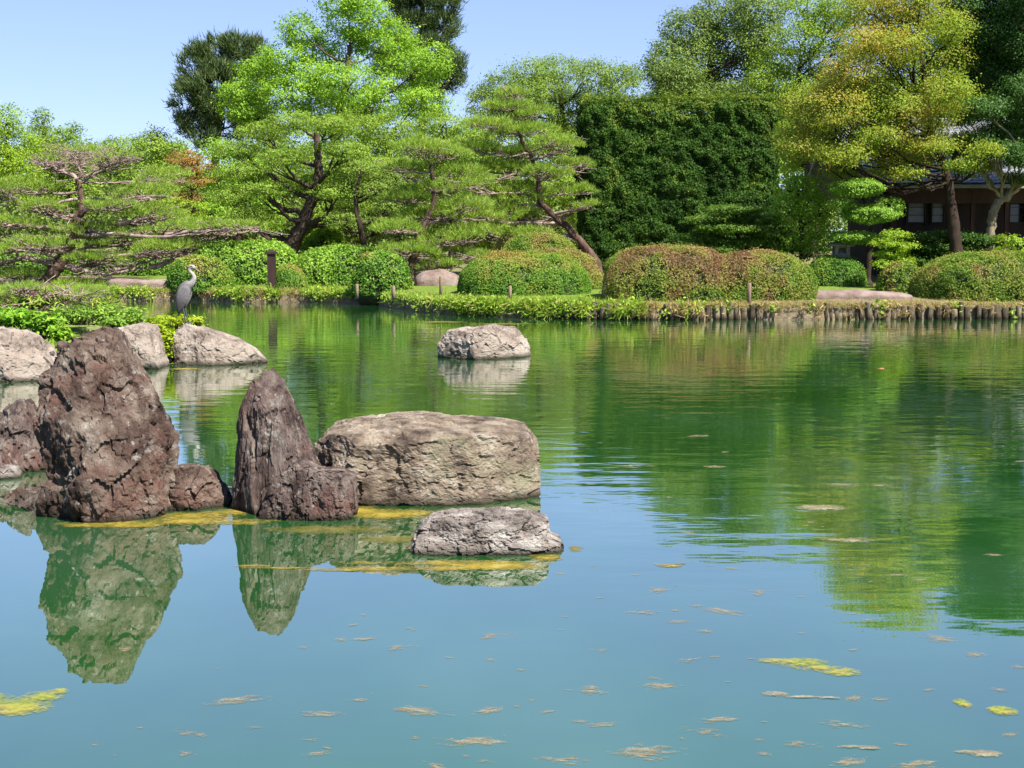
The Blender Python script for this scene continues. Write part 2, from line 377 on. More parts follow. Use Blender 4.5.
def ground_mat():
    m, n, l, out = new_mat('ground')
    tc = n.new('ShaderNodeTexCoord')
    n1 = n.new('ShaderNodeTexNoise'); n1.inputs['Scale'].default_value = 0.55; n1.inputs['Detail'].default_value = 8; n1.inputs['Roughness'].default_value = 0.65
    n2 = n.new('ShaderNodeTexNoise'); n2.inputs['Scale'].default_value = 9; n2.inputs['Detail'].default_value = 6
    l.new(tc.outputs['Object'], n1.inputs['Vector']); l.new(tc.outputs['Object'], n2.inputs['Vector'])
    g = ramp(n, [(0.3, (0.07, 0.12, 0.018)), (0.6, (0.14, 0.20, 0.03)), (0.8, (0.20, 0.23, 0.05))]); l.new(n2.outputs[0], g.inputs[0])
    d = ramp(n, [(0.3, (0.10, 0.075, 0.05)), (0.6, (0.21, 0.165, 0.105)), (0.8, (0.30, 0.24, 0.16))]); l.new(n2.outputs[0], d.inputs[0])
    at = n.new('ShaderNodeAttribute'); at.attribute_name = 'tint'        # 0 grass, 1 bare earth
    sb = n.new('ShaderNodeMath'); sb.operation = 'MULTIPLY_ADD'; l.new(n1.outputs[0], sb.inputs[0]); sb.inputs[1].default_value = 1.2; l.new(at.outputs['Fac'], sb.inputs[2])
    mr = n.new('ShaderNodeMapRange'); mr.inputs[1].default_value = 0.95; mr.inputs[2].default_value = 1.25; l.new(sb.outputs[0], mr.inputs[0])
    mx = n.new('ShaderNodeMixRGB'); l.new(mr.outputs[0], mx.inputs[0]); l.new(g.outputs[0], mx.inputs[1]); l.new(d.outputs[0], mx.inputs[2])
    pr = n.new('ShaderNodeBsdfPrincipled'); pr.inputs['Roughness'].default_value = 0.95; pr.inputs['Specular IOR Level'].default_value = 0.1
    l.new(mx.outputs[0], pr.inputs['Base Color'])
    bp = n.new('ShaderNodeBump'); bp.inputs['Strength'].default_value = 0.7; bp.inputs['Distance'].default_value = 0.05; l.new(n2.outputs[0], bp.inputs['Height']); l.new(bp.outputs[0], pr.inputs['Normal'])
    l.new(pr.outputs[0], out.inputs[0])
    return m


M['ground'] = ground_mat()


def water_mat():
    m, n, l, out = new_mat('pond_water')
    tc = n.new('ShaderNodeTexCoord')
    # body colour: murky green with slow, cloudy patches
    nb = n.new('ShaderNodeTexNoise'); nb.inputs['Scale'].default_value = 0.45; nb.inputs['Detail'].default_value = 4
    mp0 = n.new('ShaderNodeMapping'); mp0.inputs['Scale'].default_value = (1, 0.6, 1); l.new(tc.outputs['Object'], mp0.inputs['Vector']); l.new(mp0.outputs[0], nb.inputs['Vector'])
    r = ramp(n, [(0.36, (0.012, 0.066, 0.012)), (0.5, (0.018, 0.086, 0.018)), (0.64, (0.034, 0.105, 0.040))]); l.new(nb.outputs[0], r.inputs[0])
    di = n.new('ShaderNodeBsdfDiffuse'); l.new(r.outputs[0], di.inputs[0])
    # ripples: wind-ruffled far and middle water, nearly still close in
    sx = n.new('ShaderNodeSeparateXYZ'); l.new(tc.outputs['Object'], sx.inputs[0])
    mr = n.new('ShaderNodeMapRange'); mr.inputs[1].default_value = 7.5; mr.inputs[2].default_value = 15.0; mr.inputs[3].default_value = 0.10; mr.inputs[4].default_value = 1.0
    mr.interpolation_type = 'SMOOTHSTEP'
    xa_ = n.new('ShaderNodeMath'); xa_.operation = 'MULTIPLY_ADD'; l.new(sx.outputs[0], xa_.inputs[0]); xa_.inputs[1].default_value = 0.9; l.new(sx.outputs[1], xa_.inputs[2]); l.new(xa_.outputs[0], mr.inputs[0])
    mpa = n.new('ShaderNodeMapping'); mpa.inputs['Scale'].default_value = (0.8, 2.0, 1); l.new(tc.outputs['Object'], mpa.inputs['Vector'])
    na = n.new('ShaderNodeTexNoise'); na.inputs['Scale'].default_value = 1.35; na.inputs['Detail'].default_value = 3; na.inputs['Roughness'].default_value = 0.5
    l.new(mpa.outputs[0], na.inputs['Vector'])
    mpp = n.new('ShaderNodeTexNoise'); mpp.inputs['Scale'].default_value = 0.16; mpp.inputs['Detail'].default_value = 2; l.new(tc.outputs['Object'], mpp.inputs['Vector'])
    rp = n.new('ShaderNodeMapRange'); rp.inputs[1].default_value = 0.38; rp.inputs[2].default_value = 0.62; rp.inputs[3].default_value = 0.55; rp.inputs[4].default_value = 1.3; l.new(mpp.outputs[0], rp.inputs[0])
    mu = n.new('ShaderNodeMath'); mu.operation = 'MULTIPLY'; l.new(mr.outputs[0], mu.inputs[0]); l.new(rp.outputs[0], mu.inputs[1])
    mu2 = n.new('ShaderNodeMath'); mu2.operation = 'MULTIPLY'; l.new(mu.outputs[0], mu2.inputs[0]); l.new(na.outputs[0], mu2.inputs[1])
    bp = n.new('ShaderNodeBump'); bp.inputs['Strength'].default_value = 1.0; bp.inputs['Distance'].default_value = 0.0095
    l.new(mu2.outputs[0], bp.inputs['Height'])
    gl = n.new('ShaderNodeBsdfGlossy'); gl.inputs['Roughness'].default_value = 0.015; gl.inputs['Color'].default_value = (1, 1, 1, 1)
    rg = n.new('ShaderNodeMapRange'); rg.inputs[1].default_value = 0.2; rg.inputs[2].default_value = 1.0; rg.inputs[3].default_value = 0.012; rg.inputs[4].default_value = 0.038; l.new(mr.outputs[0], rg.inputs[0]); l.new(rg.outputs[0], gl.inputs['Roughness'])
    l.new(bp.outputs[0], gl.inputs['Normal'])
    fw = n.new('ShaderNodeLayerWeight'); fw.inputs['Blend'].default_value = 0.5; fr = n.new('ShaderNodeMath'); fr.operation = 'POWER'; fr.inputs[1].default_value = 1.85; l.new(fw.outputs['Facing'], fr.inputs[0])
    mx = n.new('ShaderNodeMixShader'); l.new(fr.outputs[0], mx.inputs[0]); l.new(di.outputs[0], mx.inputs[1]); l.new(gl.outputs[0], mx.inputs[2])
    l.new(mx.outputs[0], out.inputs[0])
    return m


M['water'] = water_mat()


def algae_mat(name, cols, cover=0.92):
    m, n, l, out = new_mat(name)
    tc = n.new('ShaderNodeTexCoord'); no = n.new('ShaderNodeTexNoise'); no.inputs['Scale'].default_value = 5; no.inputs['Detail'].default_value = 8; no.inputs['Roughness'].default_value = 0.65
    l.new(tc.outputs['Object'], no.inputs['Vector'])
    r = ramp(n, cols); l.new(no.outputs[0], r.inputs[0])
    pr = n.new('ShaderNodeBsdfPrincipled'); pr.inputs['Roughness'].default_value = 0.6; pr.inputs['Specular IOR Level'].default_value = 0.25; l.new(r.outputs[0], pr.inputs['Base Color'])
    nb = n.new('ShaderNodeTexNoise'); nb.inputs['Scale'].default_value = 45; nb.inputs['Detail'].default_value = 5; l.new(tc.outputs['Object'], nb.inputs['Vector'])
    bp = n.new('ShaderNodeBump'); bp.inputs['Strength'].default_value = 0.5; bp.inputs['Distance'].default_value = 0.01; l.new(nb.outputs[0], bp.inputs['Height']); l.new(bp.outputs[0], pr.inputs['Normal'])
    at = n.new('ShaderNodeAttribute'); at.attribute_name = 'tint'
    nf = n.new('ShaderNodeTexNoise'); nf.inputs['Scale'].default_value = 26; nf.inputs['Detail'].default_value = 6; nf.inputs['Roughness'].default_value = 0.7; l.new(tc.outputs['Object'], nf.inputs['Vector'])
    ma = n.new('ShaderNodeMath'); ma.operation = 'MULTIPLY_ADD'; l.new(nf.outputs[0], ma.inputs[0]); ma.inputs[1].default_value = 1.7; l.new(at.outputs['Fac'], ma.inputs[2])
    mr = n.new('ShaderNodeMapRange'); mr.inputs[1].default_value = 0.88; mr.inputs[2].default_value = 1.45; mr.inputs[4].default_value = cover; l.new(ma.outputs[0], mr.inputs[0])
    tr = n.new('ShaderNodeBsdfTransparent'); mx = n.new('ShaderNodeMixShader')
    l.new(mr.outputs[0], mx.inputs[0]); l.new(tr.outputs[0], mx.inputs[1]); l.new(pr.outputs[0], mx.inputs[2]); l.new(mx.outputs[0], out.inputs[0])
    return m


M['algae'] = algae_mat('algae', [(0.34, (0.08, 0.085, 0.012)), (0.46, (0.17, 0.135, 0.017)), (0.58, (0.26, 0.195, 0.03)), (0.7, (0.30, 0.26, 0.08))])
M['algae_faint'] = algae_mat('algae_faint', [(0.34, (0.07, 0.08, 0.012)), (0.5, (0.15, 0.13, 0.02)), (0.7, (0.24, 0.20, 0.06))], 0.5)
M['algae_lime'] = algae_mat('algae_lime', [(0.35, (0.14, 0.18, 0.02)), (0.5, (0.23, 0.24, 0.035)), (0.7, (0.28, 0.21, 0.06))])
M['algae_pale'] = algae_mat('algae_pale', [(0.3, (0.16, 0.12, 0.05)), (0.5, (0.23, 0.19, 0.11)), (0.7, (0.36, 0.34, 0.28))], 0.72)

# ------------------------------------------------------------------ ground and water
SH_PX = [(110, 301), (200, 301), (240, 302.5), (300, 302.5), (370, 304), (388, 307), (405, 310), (430, 313), (460, 315.5), (500, 317.5), (560, 319), (620, 320), (700, 320), (800, 320), (900, 319.5), (1024, 319)]
shore = [(-60, 20), (-52, 36), (-36, 45), (-22, 46.5)] + [tuple(G(a, b)[:2]) for a, b in SH_PX] + [(17, 35), (26, 34), (38, 30), (46, 18), (40, 6), (20, 2.2), (0, 1.6), (-20, 2.2), (-45, 6)]
shore = np.array(shore)
PC = np.array((0.0, 19.0))
_d = shore - PC
_a = np.arctan2(_d[:, 1], _d[:, 0]); _r = np.hypot(_d[:, 0], _d[:, 1])
_o = np.argsort(_a); _a, _r = _a[_o], _r[_o]


def shore_r(ang):
    return np.interp(ang, _a, _r, period=2 * PI)


def ss(x):
    x = np.clip(x, 0, 1); return x * x * (3 - 2 * x)


def zf(off):
    return 0.37 + 0.09 * ss((off - 0.2) / 3.0) + 0.12 * ss((off - 3) / 6) + 0.5 * ss((off - 9) / 25)


def ground_z(x, y):
    dx, dy = x - PC[0], y - PC[1]
    return float(zf(math.hypot(dx, dy) - shore_r(math.atan2(dy, dx))))


def build_ground():
    m = MB()
    na = 1500
    ang = np.linspace(-PI, PI, na, endpoint=False); r = shore_r(ang)
    offs = [-0.02, 0.05, 0.08, 0.12, 0.2, 0.3, 0.6, 1, 1.6, 2.4, 3.5, 5, 7, 10, 14, 20, 30, 45, 80, 160, 400, 1200]
    rows, tint = [], []
    for k, o in enumerate(offs):
        xy = PC + np.stack([np.cos(ang), np.sin(ang)], 1) * (r + o)[:, None]
        p3 = np.stack([xy[:, 0], xy[:, 1], np.zeros(na)], 1)
        z = np.full(na, -0.9) if k == 0 else (np.full(na, 0.02) if k == 1 else (zf(np.array(o)) - (0.12 if k == 2 else (0.03 if k == 3 else 0))) * np.ones(na))
        z = z + (fbm(p3 * 0.9, 3, 3) - 0.5) * (0.10 if k > 1 else 0.05)
        rows.append(np.stack([xy[:, 0], xy[:, 1], z], 1))
        right = ss((xy[:, 0] - 4.2) / 2.0) * ss((3.0 - o) / 2.0)
        t = np.where(k <= 2, 0.75, 0.1 + 0.7 * right)
        t = t + 0.5 * ss((o - 5) / 8) * (o < 60)
        path = np.exp(-((xy[:, 0] + 17) / 3.0) ** 2 - ((xy[:, 1] - 50) / 2.5) ** 2)
        tint.append(t + path)
    v = np.concatenate(rows)
    i = np.arange(len(offs) - 1)[:, None] * na; j = np.arange(na)[None, :]; k = (j + 1) % na
    f = np.stack([i + j, i + k, i + na + k, i + na + j], -1).reshape(-1, 4)
    m.add(v, f[:, ::-1], 0, np.concatenate(tint))
    return tag(m.build('ground', M['ground']), None, None, None, 'structure')


build_ground()
w = MB()
w.add([(-70, 0.2, 0), (60, 0.2, 0), (60, 52, 0), (-70, 52, 0)], np.array([(0, 1, 2, 3)]))
tag(w.build('pond_water', M['water'], smooth=False), kind='structure')
w = MB()
w.add([(-70, 0.2, -0.85), (60, 0.2, -0.85), (60, 52, -0.85), (-70, 52, -0.85)], np.array([(0, 1, 2, 3)]), 0, 1.0)
tag(w.build('pond_bed', M['ground'], smooth=False), kind='structure')


# the little planted point on the left, with its rocks round it
def build_islet():
    m = MB()
    na, nr = 90, 14
    cx, cy = -10.2, 25.2
    ang = np.linspace(0, 2 * PI, na, endpoint=False)
    rows = []
    for k in range(nr):
        t = 1 - k / (nr - 1) * 0.999
        rx = 5.2 * (1 + 0.12 * np.sin(3 * ang + 1)); ry = 3.3 * (1 + 0.1 * np.sin(2 * ang))
        x = cx + rx * t * np.cos(ang); y = cy + ry * t * np.sin(ang)
        z = -0.8 + 1.25 * (1 - t ** 5) + 0.12 * (1 - t)
        z = z + (fbm(np.stack([x, y, x * 0], 1) * 1.1, 3, 5) - 0.5) * 0.2
        rows.append(np.stack([x, y, z], 1))
    v = np.concatenate(rows)
    i = np.arange(nr - 1)[:, None] * na; j = np.arange(na)[None, :]; k = (j + 1) % na
    m.add(v, [np.stack([i + j, i + k, i + na + k, i + na + j], -1).reshape(-1, 4), (np.arange(na) + (nr - 1) * na)[None, :]], 0, 0.45)
    return tag(m.build('islet_ground', M['ground']), kind='structure')


build_islet()


# ------------------------------------------------------------------ rocks
_ico = {}


def ico(n):
    if n not in _ico:
        b = bmesh.new(); bmesh.ops.create_icosphere(b, subdivisions=n, radius=1)
        b.verts.ensure_lookup_table()
        _ico[n] = (np.array([v.co[:] for v in b.verts]), np.array([[v.index for v in f.verts] for f in b.faces]))
        b.free()
    return _ico[n]


def rock(name, sil, front_py, depth, mat, label, seed=0, n=2.8, disp=0.06, groove=(1, 1, 1), cuts=(), lean=0.0, cz=0.4, sub=6, fine=1.0, ctr=None, cat='rock', group=None, fr=1.0, below=0.45, nf=14):
    """sil: the outline (px, py) from the left waterline over the top to the right waterline; depth: half its thickness"""
    fx = (sil[0][0] + sil[-1][0]) / 2
    Y = G(fx, front_py)[1] + depth * fr
    pts = np.array([P(a, b, Y)[[0, 2]] for a, b in sil])
    pts[0, 1] = min(pts[0, 1], 0.0); pts[-1, 1] = min(pts[-1, 1], 0.0)
    x0, x1 = pts[0, 0], pts[-1, 0]
    h = pts[:, 1].max(); wd = pts[:, 0].max() - pts[:, 0].min()
    poly = np.concatenate([pts, [(x1 - 0.04 * wd, -below), (x0 + 0.04 * wd, -below)]])
    cx = (x0 + x1) / 2 if ctr is None else P(ctr, 384, Y)[0]
    czz = h * cz
    q = np.concatenate([poly, poly[:1]])
    dense = np.concatenate([q[i] + (q[i + 1] - q[i]) * np.linspace(0, 1, 40, endpoint=False)[:, None] for i in range(len(q) - 1)])
    th = np.arctan2(dense[:, 1] - czz, dense[:, 0] - cx); rr = np.hypot(dense[:, 0] - cx, dense[:, 1] - czz)
    o = np.argsort(th); th, rr = th[o], rr[o]
    d, faces = ico(sub)
    # stretch the sphere first, so vertices spread evenly over an elongated rock
    e = unit(d * np.array((max(wd / 2, .05), depth, max((h + below) / 2, .05))))
    ang = np.arctan2(e[:, 2], e[:, 0]); S = np.interp(ang, th, rr, period=2 * PI)
    rho = np.hypot(e[:, 0], e[:, 2])
    r = ((rho / S) ** n + (np.abs(e[:, 1]) / depth) ** n) ** (-1.0 / n)
    p = e * r[:, None]
    size = min(wd, h + 0.2, 2 * depth)
    for nx, ny, nz, k in cuts:                      # flat faces chiselled off: keep the k share of the extent along the normal
        nn = unit(np.array((nx, ny, nz), float)); s_ = p @ nn; lim = s_.max() * k
        ov = np.maximum(s_ - lim, 0); p = p - nn * (ov * 0.93)[:, None]
    rg_ = np.random.default_rng(seed * 7 + 1)
    for _ in range(nf):
        nn = unit(rg_.normal(0, 1, 3) * np.array((1, 1.0, .8))); nn[1] = -abs(nn[1]) - .55 if rg_.random() < .75 else nn[1]; nn = unit(nn)
        s_ = p @ nn; lim = s_.max() * rg_.uniform(.78, .93)
        p = p - nn * (np.maximum(s_ - lim, 0) * 0.96)[:, None]
    g = np.array(groove, float)
    fq = 1.6 / max(size, 0.25)
    q3 = p * fq * g + seed * 13.7
    big = fbm(q3 * 1.1, 3, seed) - 0.5
    f1, f2, cid, t1 = worley(q3 * 1.7 + (fbm(q3 * 3, 2, seed + 9) - 0.5)[:, None] * 0.35, seed, True)
    f1b, f2b, cidb, t2 = worley(q3 * 4.3 + (fbm(q3 * 6, 2, seed + 19) - 0.5)[:, None] * 0.4, seed + 30, True)
    f1c, f2c, cidc, t3 = worley(q3 * 10.5 + (fbm(q3 * 14, 2, seed + 29) - 0.5)[:, None] * 0.5, seed + 60, True)
    rg = ridged(q3 * 3.0, 5, seed + 3) - 0.5
    fi = fbm(q3 * 13, 4, seed + 5) - 0.5
    pit = np.clip(fbm(q3 * 5, 4, seed + 8) - 0.56, 0, 1)
    dd = size * disp * (0.5 * big + 1.35 * t1 + 0.18 * (cid - .5) + fine * (0.5 * t2 + 0.10 * (cidb - .5) + 0.24 * t3 + 0.22 * rg + 0.28 * fi - 0.8 * pit))
    dd = np.minimum(dd, size * disp * 0.55)
    nrm = unit(np.stack([p[:, 0] / (wd / 2) ** 1.5, p[:, 1] / depth ** 1.5, p[:, 2] / max((h + below) / 2, .05) ** 1.5], 1))
    p = p + nrm * dd[:, None]
    p[:, 1] += lean * (p[:, 2] + czz)
    m = MB(); c = np.array((cx, Y, czz))
    m.add(p + c, faces)
    ob = m.build(name, M[mat], origin=(cx, Y, 0), smooth=False)
    return tag(ob, label, cat, group)


FR = ((-.15, -1, .25, .86), (.5, -.85, .1, .8), (-.6, -.8, .2, .82))
rock('standing_rock', [(46, 523), (47, 500), (50, 478), (44, 440), (38, 410), (40, 380), (58, 345), (82, 331), (97, 326), (112, 333), (121, 352), (131, 372), (146, 393), (158, 420), (170, 440), (169, 470), (173, 500), (175, 522)], 524, 0.48, 'red_rock',
     'tallest rock, rough reddish brown with a broad jagged face, standing in the water', 3, 3.2, 0.062, (1, 1, 0.8), ((.1, -1, .3, .82), (.8, -.6, .15, .8), (-.7, -.7, .3, .85)), 0.06, 0.42, 7, 1.3, nf=22)
rock('standing_rock', [(233, 512), (236, 480), (236, 440), (240, 410), (249, 386), (262, 372), (270, 370), (279, 380), (289, 402), (299, 425), (308, 445), (316, 465), (322, 490), (326, 514)], 517, 0.36, 'purple_rock',
     'slender pointed purple brown rock standing upright with a rounded tip', 8, 2.4, 0.05, (1.6, 1.6, 0.35), ((.35, -1, .1, .8), (-.8, -.7, .1, .75)), 0.10, 0.42, 7, 1.2)
rock('low_rock', [(262, 516), (266, 500), (276, 478), (290, 466), (302, 462), (318, 470), (340, 471), (353, 477), (355, 500), (356, 519)], 521, 0.22, 'purple_rock',
     'knobbly grey purple rock leaning against the foot of the slender pointed rock', 21, 7.5, 0.055, (1.2, 1.2, 0.8), ((0, -1, .2, .88),), 0.0, 0.35, 7, 1.5, nf=5)
rock('low_rock', [(150, 514), (156, 490), (166, 470), (184, 467), (203, 467), (213, 474), (222, 488), (229, 502), (226, 509)], 513, 0.35, 'red_rock',
     'small reddish rock at the right foot of the tallest rock', 33, 2.8, 0.06, (1, 1, 1), ((.5, -1, .4, .8), (0, -.3, 1, .9)), 0.0, 0.3, 6, 1.2)
rock('boulder', [(318, 500), (318, 470), (318, 442), (328, 430), (350, 425), (385, 422), (420, 421), (460, 425), (502, 428), (528, 433), (537, 448), (539, 475), (538, 495)], 508, 0.75, 'grey_rock',
     'large broad flat-topped grey boulder in the water behind the slender rock', 5, 9.0, 0.036, (1, 1, 1.2), ((.75, -.7, 0, .9), (0, -1, -.12, .86), (-.8, -.6, .1, .93), (0, -.5, .86, .93)), 0.05, 0.4, 7, 1.3, nf=7)
rock('slab_rock', [(413, 552), (417, 530), (432, 517), (448, 514), (500, 513), (530, 514), (547, 521), (549, 536), (560, 541), (564, 550), (560, 555)], 557, 0.30, 'slab_rock',
     'low flat rock with a whitish top, nearest in the water, yellow scum at its foot', 11, 5.5, 0.05, (1, 1, 1.6), ((0, -1, .1, .85), (.6, -.8, .1, .9), (0, -.15, 1, .92)), 0.0, 0.25, 7, 1.3, nf=8)
rock('boulder', [(438, 357), (439, 343), (448, 331), (465, 328), (495, 325), (515, 328), (528, 340), (532, 352), (531, 357)], 360, 0.6, 'pale_rock',
     'pale rounded boulder alone in open water in front of the far bank', 14, 3.0, 0.05, (1, 1, 1), ((-.6, -.8, .2, .85), (.3, -1, .3, .9)), 0.0, 0.3, 6, 1.2)
rock('boulder', [(176, 362), (174, 345), (176, 327), (184, 323), (200, 327), (222, 334), (240, 340), (256, 350), (266, 360), (267, 364)], 366, 0.55, 'pale_rock',
     'pale rock sloping down to the right, the grey heron stands on it', 17, 2.6, 0.045, (1, 1, 1), ((.25, -.9, .35, .85), (-.6, -.8, .1, .85)), 0.0, 0.3, 6, 1.1, ctr=212)
rock('boulder', [(112, 368), (113, 345), (114, 331), (122, 327), (140, 324), (155, 326), (162, 345), (168, 362), (168, 368)], 370, 0.55, 'pale_rock',
     'upright pale rock left of the heron rock, with dark shadow lines across it', 19, 4.0, 0.04, (1, 1, 1), ((.1, -1, .15, .88),), 0.0, 0.4, 6, 1.0)
rock('boulder', [(-45, 380), (-40, 350), (-28, 334), (-5, 328), (18, 331), (36, 338), (48, 349), (55, 362), (58, 372), (54, 381)], 383, 0.75, 'pale_rock',
     'large rounded pinkish pale rock at the left edge below the bright ferns', 24, 2.8, 0.05, (1, 1, 1), ((.3, -.9, .4, .86), (-.1, -1, .1, .9)), 0.0, 0.35, 6, 1.1)
rock('boulder', [(-26, 472), (-22, 440), (-8, 418), (10, 402), (24, 400), (36, 420), (44, 445), (47, 462), (48, 474)], 476, 0.45, 'purple_rock',
     'angular mauve rock cut by the left edge behind the tallest rock', 27, 2.7, 0.06, (1.3, 1.3, .7), ((.6, -.8, .3, .8), (-.5, -.8, .5, .85)), 0.0, 0.35, 6, 1.3)
rock('low_rock', [(-10, 478), (-6, 470), (5, 465), (14, 466), (20, 473), (21, 478)], 480, 0.12, 'slab_rock',
     'small flat pale stone at the foot of the angular mauve rock', 29, 2.5, 0.05, (1, 1, 1), (), 0.0, 0.3, 5, 1.0, below=0.15)
rock('low_rock', [(100, 330), (102, 322), (110, 319), (118, 321), (120, 331)], 352, 0.4, 'pale_rock',
     'small stone in the gap behind the top of the tallest rock', 31, 2.6, 0.05, (1, 1, 1), (), 0, 0.3, 5, 1.0)


def stone(name, px0, px1, py0, py1, z0, mat, label, seed, depth=0.5, n=3.0, cat='rock'):
    """a stone lying on the bank"""
    Yf = G((px0 + px1) / 2, py1, z0)[1]; Y = Yf + depth
    a, b = P(px0, py1, Y)[0], P(px1, py1, Y)[0]; h = P(512, py0, Y)[2] - z0
    d, fc = ico(5)
    e = unit(d * np.array(((b - a) / 2, depth, max(h, .15))))
    r = ((np.abs(e[:, 0]) / ((b - a) / 2)) ** n + (np.abs(e[:, 1]) / depth) ** n + (np.abs(e[:, 2]) / h) ** n) ** (-1 / n)
    p = e * r[:, None]
    q = p * 1.3 + seed
    s = min(h * 2.5, depth)
    dd = s * 0.16 * (fbm(q, 3, seed) - 0.5) * 2 + s * 0.10 * (ridged(q * 2.6, 4, seed) - 0.5)
    p = p + unit(p) * dd[:, None]
    p[:, 2] *= (1 + 0.25 * (fbm(p * np.array((.8, .8, 0)) + seed * 3, 2, seed) - .5) * 2)
    m = MB(); m.add(p + np.array(((a + b) / 2, Y, z0)), fc)
    return tag(m.build(name, M[mat], origin=((a + b) / 2, Y, z0)), label, cat)


stone('bank_rock', 413, 462, 270, 289, 0.43, 'pink_stone', 'grey and pinkish rock lying on the bank left of the oval azalea', 41, 0.5)
stone('stepping_stone', 798, 912, 291, 299.5, 0.43, 'pink_stone', 'long flat pink stone slab on the bank in front of the green dome shrub', 43, 0.7, 4)
stone('stepping_stone', 108, 180, 278.5, 287, 0.42, 'pink_stone', 'long low brown stone on the far bank left of the heron', 45, 0.6, 4)

# ------------------------------------------------------------------ foliage
def leaves(mb, c, out, L, W=0.6, slot=0, tint=None, up=0.5, rnd=0.8, needle=False, droop=0.0):
    """one rhombic leaf (or needle blade) at every point of c; out: outward directions"""
    n = len(c)
    if n == 0: return
    base = np.array((0, 0, up)) + out * 0.6 + RNG.normal(0, rnd * 0.58, (n, 3))
    a = unit(base)
    b = unit(np.cross(a, RNG.normal(0, 1, (n, 3))))
    ln = L * RNG.uniform(0.65, 1.3, (n, 1))
    if needle:
        t, wv = a, b
        q = np.stack([c - wv * ln * W / 2, c + wv * ln * W / 2, c + t * ln], 1).reshape(-1, 3)
        f = np.arange(n * 3).reshape(-1, 3); k = 3
    else:
        t = b; wv = np.cross(a, b)
        if droop: t = unit(t - np.array((0, 0, droop)))
        q = np.stack([c - t * ln / 2, c + wv * ln * W / 2, c + t * ln / 2, c - wv * ln * W / 2], 1).reshape(-1, 3)
        f = np.arange(n * 4).reshape(-1, 4); k = 4
    if tint is None: tint = RNG.random(n)
    mb.add(q, f, slot, np.repeat(tint, k))


def sph(n):
    return unit(RNG.normal(0, 1, (n, 3)))


def crown(mb, blobs, L, cov=4.0, k=22, cl=None, flat=0.45, W=0.6, needle=False, up=0.5, rnd=0.8, slot=0, shell=0.55, tbias=0.0, fill=0.7, tvar=0.5):
    """leaf clumps spread over and through each blob (centre, radii)"""
    cl = cl or L * 2.2
    if not needle and L < 0.19 and L > 0.08: L = L * 0.8
    for c, r in blobs:
        c, r = np.asarray(c), np.asarray(r)
        A = PI * r[0] * max(r[2], 0.55 * r[0])
        nl = max(int(cov * A / (0.5 * L * L * W)), 30)
        nc = max(nl // k, 4)
        d = sph(nc)
        rad = RNG.uniform(shell, 1.03, nc) ** fill
        bump = 0.75 + 0.5 * fbm(d * 2.2 + RNG.random(3) * 50, 2)
        cc = c + d * r * (rad * bump)[:, None]
        ct = RNG.normal(0.5, 0.2, nc)
        idx = RNG.integers(0, nc, nl)
        p = cc[idx] + RNG.normal(0, 1, (nl, 3)) * np.array((cl, cl, cl * flat)) * 0.6
        o = d[idx]
        tn = np.clip(ct[idx] * (1 - tvar) + RNG.random(nl) * tvar + tbias, 0, 1)
        leaves(mb, p, o, L, W, slot, tn, up, rnd, needle)


def limb(mb, a, b, r0, r1, sag=0.15, sides=6, jit=None, per=4):
    a, b = np.asarray(a), np.asarray(b); ln = np.linalg.norm(b - a)
    mid = (a + b) / 2 + np.array((0, 0, -sag * ln)) + RNG.normal(0, 0.05 * ln, 3)
    p = smooth_path([a, mid, b], per, ln * 0.012 if jit is None else jit)
    mb.tube(p, np.linspace(r0, r1, len(p)), sides, wob=0.12)
    return p


def trunk_mesh(trunk, r0, r1, blobs, twigs=5, rl=0.45, low=0.15):
    mb = MB()
    p = smooth_path(trunk, 6, 0.015)
    rad = np.linspace(r0, r1, len(p)); rad[0] *= 1.5; rad[1] *= 1.15
    mb.tube(p, rad, 10, wob=0.10)
    for c, r in blobs:
        c, r = np.asarray(c), np.asarray(r)
        z = np.maximum(c[2] - 0.55 * np.hypot(*(c[:2] - p[-1, :2])) - 0.2 * r[2], p[int(len(p) * low), 2])
        i = int(np.argmin(np.abs(p[:, 2] - z) + 0.02 * np.arange(len(p)) * 0)); i = max(i, int(len(p) * low))
        q = limb(mb, p[i], c, max(rad[i] * rl, 0.03), 0.018, 0.10, 6, per=5)
        for _ in range(twigs):
            j = RNG.integers(len(q) // 3, len(q))
            e = c + sph(1)[0] * r * RNG.uniform(0.5, 0.95)
            limb(mb, q[j], e, max(0.03, rad[i] * rl * 0.35), 0.008, 0.05, 4, per=3)
    return mb


def blobs_px(lst, Y, deep=0.85):
    out = []
    for b in lst:
        px, py, rx, ry = b[:4]; dy = b[4] if len(b) > 4 else 0.0
        s = (Y + dy) / F
        out.append((P(px, py, Y + dy), np.array((rx * s, rx * s * deep, ry * s))))
    return out


def tree(name, label, cat, Y, trunk_px, r0, r1, blobs, leaf, L, bark='bark', cov=4.0, group=None, jitter_y=1.0, twigs=5, rl=0.45, deep=0.85, low=0.15, **kw):
    blobs = [(*b[:4], (b[4] if len(b) > 4 else 0) + RNG.uniform(-1, 1) * jitter_y) for b in blobs]
    bl = blobs_px(blobs, Y, deep)
    tr = [P(a, b, Y + (c[0] if c else 0)) for a, b, *c in trunk_px]
    base = tr[0].copy(); base[2] = ground_z(base[0], base[1]) - 0.05
    if tr[0][2] > base[2] + 0.3: tr = [base] + tr
    else: tr[0] = base
    root = thing(name, base, label, cat, group)
    trunk_mesh(tr, r0, r1, bl, twigs, rl, low).build('trunk', M[bark], root)
    mb = MB(); crown(mb, bl, L, cov, **kw)
    mb.build('crown', M[leaf], root, smooth=False)
    return root


